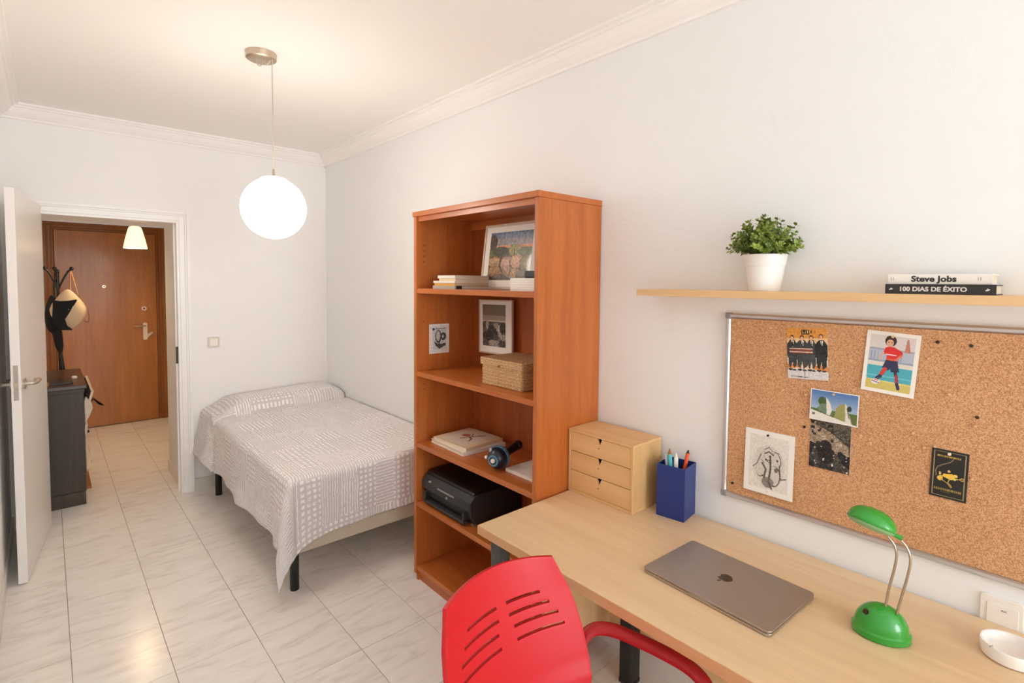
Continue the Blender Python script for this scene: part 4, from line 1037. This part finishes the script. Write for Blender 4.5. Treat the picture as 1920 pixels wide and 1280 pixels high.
def letters(txt, size, y, z, x, mat, parent, bold=.0, name='title', sx=1.0):
    cu = bpy.data.curves.new(name, 'FONT'); cu.body = txt; cu.size = size; cu.align_x = 'CENTER'; cu.align_y = 'CENTER'; cu.extrude = .0001; cu.offset = bold
    cu.resolution_u = 3; cu.materials.append(M[mat])
    tmp = bpy.data.objects.new('tmp', cu); C.objects.link(tmp); bpy.context.view_layer.update()
    me = bpy.data.meshes.new_from_object(tmp.evaluated_get(bpy.context.evaluated_depsgraph_get())); bpy.data.objects.remove(tmp)
    o = bpy.data.objects.new(name, me); C.objects.link(o); o.parent = parent
    o.matrix_local = Matrix.Translation(Vector((x, y, z))-BASE[parent.name]) @ BOARD.to_4x4() @ Matrix.Diagonal((sx, 1, 1, 1))
    return o
k1 = book('book', -.15, -.018, .170, .402, SZ, SZ+.0270, 'cover_k', 'black book with white capital lettering, lower of the shelf pair', th=.003)
k2 = book('book', -.14, -.02, .179, .398, SZ+.0274, SZ+.0545, 'cover_w', 'white book with dark lettering lying on the black book', th=.003)
letters('100 DIAS DE ÉXITO', .0165, .298, SZ+.0133, -.1504, 'ink_w', k1, .0006, sx=1.02)
letters('Steve Jobs', .0215, .297, SZ+.0410, -.1404, 'ink', k2, .0008, sx=1.08)
em = bmesh.new()
for yc in (.3885, .186):
    for dy, dz, s in ((0, 0, .0024), (.003, -.001, .0016), (-.003, .001, .0016), (0, .003, .0012)): ball((-.1502, yc+dy, SZ+.013+dz), s, em, 8, sx=.1)
obj('publisher_mark', em, 'ink_w', k1)
em = bmesh.new()
for yc in (.386, .201):
    for dy in (0, .005): bx(-.1404, -.1399, yc+dy-.0007, yc+dy+.0007, SZ+.037, SZ+.046, em)
obj('publisher_mark', em, 'ink_l', k2)

# ------------------------------------------------------------------ corkboard
KY0, KY1, KZ0, KZ1 = -.36, .9268, .8716, 1.5636
kb_ = thing('corkboard', (-.008, .28, KZ0), 'large cork pinboard in a slim aluminium frame above the desk', 'board')
FW = .019
obj('cork_sheet', bx(-.014, -.001, KY0+FW, KY1-FW, KZ0+FW, KZ1-FW), 'cork', kb_)
fp = [(0, 0), (0, FW), (-.011, FW), (-.020, FW*.7), (-.021, FW*.3), (-.016, 0)]     # (x, inward)
obj('frame_bar', extr(fp, KY0+.012, KY1-.012, lambda p, q, y: (p, y, KZ0+q)), 'alu', kb_)
obj('frame_bar', extr(fp, KY0+.012, KY1-.012, lambda p, q, y: (p, y, KZ1-q)), 'alu', kb_)
obj('frame_bar', extr(fp, KZ0+.012, KZ1-.012, lambda p, q, z: (p, KY1-q, z)), 'alu', kb_)
obj('frame_bar', extr(fp, KZ0+.012, KZ1-.012, lambda p, q, z: (p, KY0+q, z)), 'alu', kb_)
for y in (KY0+.010, KY1-.010):
    for z in (KZ0+.010, KZ1-.010): obj('corner_cap', bx(-.0225, -.0005, y-.0115, y+.0115, z-.0115, z+.0115), 'alu_c', kb_, bevel=.004)

XB = -.0165
# poster of four suited musicians
cv = Cv(70, 96, (226, 214, 196))
cv.rect(0, 0, 1, .20, (214, 146, 62)); cv.rect(0, .20, 1, .34, (222, 188, 140)); cv.rect(0, .78, 1, 1, (210, 206, 204))
cv.rect(0, .68, 1, .8, (224, 196, 170)); cv.poly([(.0, .72), (.3, .70), (.3, .78), (0, .8)], (214, 130, 70)); cv.poly([(.62, .72), (1, .74), (1, .84), (.66, .80)], (208, 128, 66))
for (x_, g, dw) in ((.13, 56, .13), (.38, 60, .16), (.61, 64, .12), (.85, 36, .15)):
    hy = .15+.03*(abs(x_-.4) < .3)
    cv.poly([(x_-dw, .32), (x_-.05, .23), (x_+.06, .23), (x_+dw, .33), (x_+dw*.95, .56), (x_-dw, .56)], (g-10, g-8, g-6))
    cv.poly([(x_-dw*.9, .52), (x_+dw*.9, .52), (x_+dw*.8, .74), (x_+.03, .80), (x_, .66), (x_-.05, .80), (x_-dw*.7, .76)], (g, g+4, g+4))
    cv.poly([(x_-.02, .25), (x_+.05, .25), (x_+.02, .37)], (230, 222, 212)); cv.line([(x_+.01, .27), (x_+.015, .36)], .02, (40, 36, 36))
    cv.ell(x_, hy+.01, .055, .05, (40, 32, 28)); cv.ell(x_, hy+.025, .042, .042, (222, 170, 130)); cv.ell(x_-dw*.4, .82, .06, .02, (50, 44, 44)); cv.ell(x_+dw*.35, .83, .05, .018, (60, 50, 48))
for yy, c in ((.40, (236, 206, 180)), (.43, (176, 60, 40)), (.455, (236, 214, 196)), (.48, (150, 60, 44))): cv.rect(.06, yy, .64, yy+.02, c, .85)
cv.rect(.37, .03, .57, .12, (56, 42, 30))
for x_ in (.40, .46, .52, .60): cv.rect(x_, .045, x_+.025, .105, (216, 170, 96) if x_ < .57 else (70, 50, 34))
cv.rect(.70, .05, .72, .1, (90, 60, 40)); cv.line([(.08, .95), (.5, .965)], .02, (60, 60, 60)); cv.line([(.42, .78), (.44, .97)], .015, (70, 70, 76)); cv.noise(.10, 11, 1); cv.noise(.08, 12, 3)
sheet('poster_card', cv, .125, .172, (XB, .644, 1.44), BOARD, 3.6, 'orange card of four people in dark suits, top left of the board', 'poster', tilt=-1.2)
# footballer painting
cv = Cv(84, 116, (206, 204, 208))
cv.rect(0, 0, 1, .28, (214, 206, 204)); cv.rect(0, .24, 1, .28, (160, 164, 180)); cv.rect(0, .28, 1, .5, (176, 186, 200)); cv.rect(0, .46, 1, .49, (150, 160, 178)); cv.rect(0, .49, 1, .58, (220, 216, 204))
cv.poly([(.78, .28), (.82, .03), (.85, .03), (.92, .28)], (190, 124, 110)); cv.rect(0, .57, 1, .84, (74, 170, 186)); cv.rect(0, .74, 1, .77, (110, 190, 200)); cv.rect(0, .84, 1, 1, (206, 190, 104)); cv.line([(0, .83), (1, .86)], .02, (222, 214, 150))
for x_ in (.05, .12, .2, .66, .72): cv.rect(x_, .3, x_+.02, .46, (140, 150, 170))
cv.ell(.46, .095, .13, .10, (58, 38, 34)); cv.ell(.45, .135, .08, .07, (222, 168, 138)); cv.ell(.42, .12, .012, .008, (30, 20, 20)); cv.ell(.49, .12, .012, .008, (30, 20, 20))
cv.poly([(.36, .22), (.44, .20), (.56, .20), (.74, .27), (.76, .34), (.66, .36), (.64, .45), (.40, .45), (.40, .33), (.30, .36)], (214, 44, 44)); cv.rect(.40, .335, .62, .355, (236, 226, 220)); cv.rect(.42, .41, .62, .45, (222, 92, 60))
cv.line([(.33, .32), (.24, .43)], .04, (222, 168, 138)); cv.line([(.74, .33), (.62, .42)], .045, (222, 120, 90))
cv.poly([(.40, .45), (.66, .45), (.72, .64), (.54, .66), (.52, .60), (.46, .64), (.33, .60)], (44, 48, 84))
cv.line([(.40, .62), (.33, .72)], .10, (206, 60, 52)); cv.line([(.31, .76), (.25, .80)], .09, (40, 60, 80)); cv.ell(.22, .87, .10, .05, (232, 220, 214)); cv.line([(.14, .86), (.3, .89)], .02, (60, 80, 140)); cv.line([(.18, .83), (.28, .85)], .02, (200, 70, 60))
cv.line([(.63, .64), (.66, .72)], .07, (52, 44, 60)); cv.line([(.67, .72), (.70, .86)], .075, (168, 52, 66)); cv.line([(.70, .86), (.74, .94)], .075, (60, 50, 100)); cv.noise(.05, 13, 1)
sheet('footballer_card', cv, .135, .188, (XB-.002, .4115, 1.436), BOARD, -3.6, 'white-bordered painting of a footballer in red shirt, blue shorts', 'drawing', tilt=-1.5, margin=.011)
# architecture photo
cv = Cv(90, 64, (96, 132, 186))
for k in range(40): cv.rect(0, k/64, 1, (k+1)/64, np.array((78, 118, 178))*(1-k/40)+np.array((164, 182, 204))*(k/40))
cv.rect(0, .62, 1, 1, (92, 112, 56)); cv.poly([(.0, .68), (.35, .80), (1, 1.0), (0, 1)], (226, 222, 214))
cv.ell(.25, .36, .09, .16, (66, 88, 46)); cv.poly([(.14, .62), (.22, .45), (.34, .42), (.36, .78), (.2, .70)], (112, 134, 110)); cv.poly([(.33, .2), (.42, .38), (.47, .62), (.43, .8), (.36, .78)], (224, 220, 212))
cv.poly([(.52, .85), (.56, .5), (.66, .34), (.74, .36), (.80, .92)], (150, 152, 88)); cv.poly([(.74, .28), (.78, .4), (.84, .7), (.9, .98), (.76, .94)], (220, 214, 204)); cv.ell(.83, .48, .05, .09, (42, 58, 42)); cv.line([(.8, .55), (.84, .8)], .02, (60, 60, 50))
cv.rect(.03, .78, .10, .86, (120, 116, 100)); cv.noise(.08, 15, 1)
sheet('building_photo', cv, .14, .102, (XB-.006, .557, 1.275), BOARD, -.8, 'colour photo of white sail-shaped buildings under blue sky', 'photo', tilt=-2, margin=.003)
# dark crowd photo
cv = Cv(70, 92, (70, 62, 52)); cv.poly([(0, .05), (.5, .2), (.95, .45), (1, .7), (0, .5)], (150, 130, 108)); cv.poly([(.15, .0), (1, .02), (1, .4), (.6, .2)], (84, 78, 64))
rg = random.Random(4)
for k in range(26): x_, y_ = rg.random(), rg.uniform(0, .45); cv.rect(x_, y_, x_+rg.uniform(.03, .1), y_+rg.uniform(.02, .06), (30, 26, 22) if rg.random() < .6 else (176, 160, 136))
for k in range(40): x_, y_ = rg.random(), rg.uniform(.5, 1); g = rg.choice((18, 24, 32, 60)); cv.ell(x_, y_, .07, .07, (g, g, g))
cv.ell(.4, .47, .14, .08, (24, 22, 20)); cv.ell(.42, .72, .2, .16, (20, 18, 18))
for k in range(14): cv.ell(rg.random(), rg.uniform(.55, .95), .018, .014, (196, 186, 170))
cv.ell(.58, .88, .03, .03, (214, 206, 190)); cv.noise(.25, 16, 2); cv.noise(.12, 17, 1)
sheet('crowd_photo', cv, .119, .158, (XB, .5665, 1.143), BOARD, 0, 'dark sepia photo tucked below the building photo', 'photo', tilt=-1)
# pencil drawing
cv = Cv(90, 120, (224, 218, 211))
cv.ell(.5, .55, .42, .38, (196, 190, 180), .5)
for (x_, y_, a_, b_) in ((.38, .42, .10, .12), (.52, .36, .14, .08), (.70, .45, .11, .16), (.30, .62, .12, .15), (.48, .66, .10, .18), (.66, .72, .14, .18)):
    cv.ell(x_, y_, a_*1.1, b_*1.08, (96, 88, 82)); cv.ell(x_-.01, y_-.005, a_, b_, (206, 200, 192))
cv.line([(.54, .36), (.56, .6), (.52, .85), (.6, .96)], .05, (92, 84, 78)); cv.line([(.3, .35), (.2, .55), (.1, .62)], .025, (120, 112, 104)); cv.line([(.78, .5), (.82, .75), (.95, .72)], .03, (104, 96, 90)); cv.line([(.34, .52), (.44, .62), (.40, .78)], .05, (104, 96, 88))
cv.ell(.72, .42, .025, .02, (60, 54, 50)); cv.ell(.44, .44, .025, .02, (60, 54, 50)); cv.ell(.5, .86, .16, .1, (110, 102, 94), .7); cv.ell(.70, .6, .05, .04, (120, 112, 106))
cv.line([(.38, .26), (.5, .2), (.6, .26), (.78, .28)], .02, (110, 102, 96)); cv.line([(.4, .33), (.5, .28), (.62, .33)], .03, (80, 74, 70)); cv.noise(.05, 18, 1); cv.noise(.06, 19, 3)
sheet('pencil_drawing', cv, .169, .226, (XB-.003, .7565, 1.036), BOARD, 0, 'large white-bordered pencil sketch pinned at the board lower left corner', 'drawing', tilt=-2, margin=.018)
# black card with yellow figure
cv = Cv(64, 104, (30, 30, 28)); 
for m_, c in ((.07, (150, 134, 96)),):
    cv.rect(.06, .035, .94, .05, c); cv.rect(.06, .95, .94, .965, c); cv.rect(.06, .035, .09, .965, c); cv.rect(.91, .035, .94, .965, c)
for x0_, x1_, y_, hh_, c in ((.16, .80, .12, .035, (168, 140, 60)), (.12, .84, .80, .045, (140, 120, 66)), (.3, .55, .875, .012, (120, 104, 60))):
    xx = x0_
    while xx < x1_: ww_ = rg.uniform(.02, .045); cv.rect(xx, y_+.04*(xx-x0_)*0, xx+ww_, y_+hh_, c); xx += ww_+.013
cv.line([(.60, .17), (.52, .24), (.3, .32), (.18, .38), (.14, .46), (.16, .56)], .03, (130, 112, 84))
cv.ell(.27, .60, .08, .05, (228, 186, 84)); cv.ell(.26, .50, .03, .03, (228, 186, 84)); cv.poly([(.34, .50), (.6, .47), (.68, .56), (.56, .60), (.36, .56)], (232, 190, 70)); cv.ell(.5, .43, .04, .025, (220, 180, 110)); cv.ell(.68, .50, .06, .03, (226, 196, 100)); cv.ell(.66, .57, .05, .025, (200, 190, 90))
cv.line([(.3, .54), (.5, .58), (.84, .545)], .025, (222, 184, 90)); cv.ell(.86, .545, .05, .035, (190, 150, 80)); cv.ell(.86, .545, .025, .017, (40, 36, 30)); cv.line([(.3, .62), (.48, .68), (.52, .60)], .025, (180, 150, 70)); cv.line([(.5, .68), (.58, .74)], .06, (170, 140, 66))
sheet('black_card', cv, .082, .139, (XB, .2625, 1.1345), BOARD, -1, 'black card with a yellow drawing and thin gold border', 'card', tilt=-1, edge='cover_k')

# push pins
def pin(y, z, mat, label, group=None, x=-.014, r=.0042):
    o = obj('push_pin', turned([(0, .0075), (r*.8, .0072), (r, .005), (r*.8, .003), (r*.45, .0022), (r*.4, .001), (r*.75, .0004), (r*.75, -.001)], Vector((x, y, z)), Vector((-1, 0, 0)), 12), mat, smooth=True, loc=(x, y, z))
    tag(o, label, 'pin', group)
for q in [(.878, 1.527), (.764, 1.518), (.319, 1.461), (.147, 1.410), (.348, 1.236), (.480, 1.198), (.453, 1.182), (.716, 1.305), (.643, 1.301), (.270, 1.365), (.514, 1.432), (.542, 1.387), (.320, 1.199), (.296, 1.209), (.212, 1.137), (.211, 1.286)]:
    pin(*q, 'brass', 'tiny brass push pin in bare cork', 'loose brass push pins on the corkboard', r=.0042)
for q in [(.301, 1.511), (.228, 1.507), (.208, 1.311), (.644, 1.191), (.885, .927)]:
    pin(*q, 'darkpin', 'dark brown push pin in bare cork', 'loose dark push pins on the corkboard', r=.0046)
pin(.652, 1.516, 'darkpin', 'dark pin through the orange suited-people card', x=-.0225)
pin(.405, 1.518, 'brass', 'brass pin through the top of the footballer painting', x=-.0235)
pin(.556, 1.318, 'brass', 'brass pin through the top of the building photo', x=-.026)
pin(.757, 1.138, 'darkpin', 'dark pin at the pencil sketch top edge', x=-.026)
pin(.757, .934, 'whitepin', 'pale pin at the pencil sketch bottom edge', x=-.0175)
pin(.262, 1.196, 'whitepin', 'clear white pin through the black card', x=-.0205)
pin(.513, 1.070, 'whitepin', 'white pin at the dark sepia photo corner', x=-.0175, r=.0025)

# ------------------------------------------------------------------ red office chair
ca_ = thing('office_chair', (-1.02, .80, 0), 'red plastic swivel armchair with slotted back in front of the desk', 'chair')
CXm = -1.015
SLZ = (.796, .766, .736, .704)
def shell():
    zs = sorted(set([round(.42+i*.012, 4) for i in range(0, 39)] + [v for zc in SLZ for v in (zc-.0038, zc+.0038)]+[.884, .888]))
    zs = [z for z in zs if z <= .888 and not any(zc-.0037 < z < zc+.0037 for zc in SLZ)]
    svals = sorted(set([round(-1+i*.04, 4) for i in range(51)]))
    slots = [(SLZ[0], .020, .128), (SLZ[1], .022, .148), (SLZ[2], .024, .168), (SLZ[3], .026, .184)]
    def hw(z):
        K = [(.42, .20), (.52, .222), (.60, .230), (.68, .230), (.75, .225), (.80, .215), (.85, .198), (.888, .186)]
        for (z0, w0), (z1, w1) in zip(K, K[1:]):
            if z <= z1: t_ = (z-z0)/(z1-z0); return w0+(w1-w0)*t_
        return K[-1][1]
    bm = bmesh.new(); g = []
    for z in zs:
        row = []; h = hw(z)
        # physical positions across: fixed columns for slot ends
        cols = np.array(svals)
        for u in cols:
            xx = u*h
            k = max(0, (z-.60)/.288)
            cxm = CXm-.022*k
            yc = .985+.085*k**1.1+ (0 if z > .6 else -(.6-z)*.30)
            y = yc-.052*(abs(u)**2.0)*(1 if z > .55 else .9)
            zz = z+.008*(1-u*u)*max(0, (z-.60)/.288)-.004*u*u*max(0, (z-.70)/.188)
            row.append(bm.verts.new((cxm+xx, y, zz)))
        g.append(row)
    for i in range(len(zs)-1):
        zm = (zs[i]+zs[i+1])/2; h = hw(zm)
        for j in range(len(svals)-1):
            um = (svals[j]+svals[j+1])/2*h
            if any(abs(zm-zc) < .0037 and a < abs(um) < b for zc, a, b in slots): continue
            bm.faces.new((g[i][j], g[i][j+1], g[i+1][j+1], g[i+1][j]))
    for v_ in [v for v in bm.verts if not v.link_faces]: bm.verts.remove(v_)
    return bm
sb = obj('backrest', shell(), 'red', ca_, smooth=False)
for p in sb.data.polygons: p.use_smooth = True
sd = sb.modifiers.new('thick', 'SOLIDIFY'); sd.thickness = .014; sd.offset = 0; bv = sb.modifiers.new('soft', 'BEVEL'); bv.width = .004; bv.segments = 2; bv.limit_method = 'ANGLE'; bv.angle_limit = R(50)
def seat():
    bm = bmesh.new(); n = 20; g = []
    for i in range(n+1):
        v = i/n; y = .96-.47*v; h = .232-.025*(2*v-1)**2; row = []
        for j in range(n+1):
            u = -1+2*j/n; z = .455-.018*(1-u*u)*(1-(2*v-1)**2)-.04*max(0, v-.8)**1.5*5*.5 + .03*max(0, .12-v)*2
            row.append(bm.verts.new((CXm+.01+u*h, y, z)))
        g.append(row)
    for i in range(n):
        for j in range(n): bm.faces.new((g[i][j], g[i][j+1], g[i+1][j+1], g[i+1][j]))
    return bm
so_ = obj('seat', seat(), 'red', ca_, smooth=True); sd = so_.modifiers.new('thick', 'SOLIDIFY'); sd.thickness = .022; sd.offset = -1
def rbox_path(pts, w_, h_, up): return tube(smooth_path(pts, 8), w_, 12, flat=h_, up=up)
for s in (1, -1):
    X = lambda x: x if s == 1 else 2*CXm-x
    pts = [(X(-.800), .962, .560), (X(-.796), .960, .600), (X(-.782), .955, .640), (X(-.755), .938, .664), (X(-.728), .900, .671), (X(-.708), .84, .670), (X(-.690), .74, .668), (X(-.682), .67, .661), (X(-.686), .625, .640), (X(-.70), .60, .59), (X(-.735), .605, .50), (X(-.78), .62, .445)]
    a_ = obj('armrest', rbox_path(pts, .019, .0115, (1, 0, 0)), 'red_d', ca_, smooth=True)
    obj('arm_bracket', tube([(X(-.790), .955, .575), (X(-.792), .945, .50), (X(-.815), .93, .44)], [.020, .026, .03], 12, flat=.02), 'red', ca_, smooth=True)
obj('mechanism', bx(CXm-.09, CXm+.09, .62, .86, .385, .432), 'black', ca_, bevel=.01)
obj('gas_column', lathe([(0, .09), (.028, .09), (.028, .25), (.018, .25), (.018, .39), (0, .39)], 20, CXm, .74), 'black_m', ca_, smooth=True)
for k in range(5):
    a = R(18+72*k); ex, ey = CXm+math.cos(a)*.27, .74+math.sin(a)*.27
    if ex > -.60: ex = -.60
    bl = obj('base_leg', tube([(CXm, .74, .10), (ex, ey, .068)], [.028, .016], 10), 'black', ca_, smooth=True)
    obj('caster', tube([(ex-.018*math.sin(a), ey+.018*math.cos(a), .026), (ex+.018*math.sin(a), ey-.018*math.cos(a), .026)], .026, 14), 'black', bl, smooth=True)
    obj('caster_stem', tube([(ex, ey, .03), (ex, ey, .075)], .006, 8), 'black', bl)
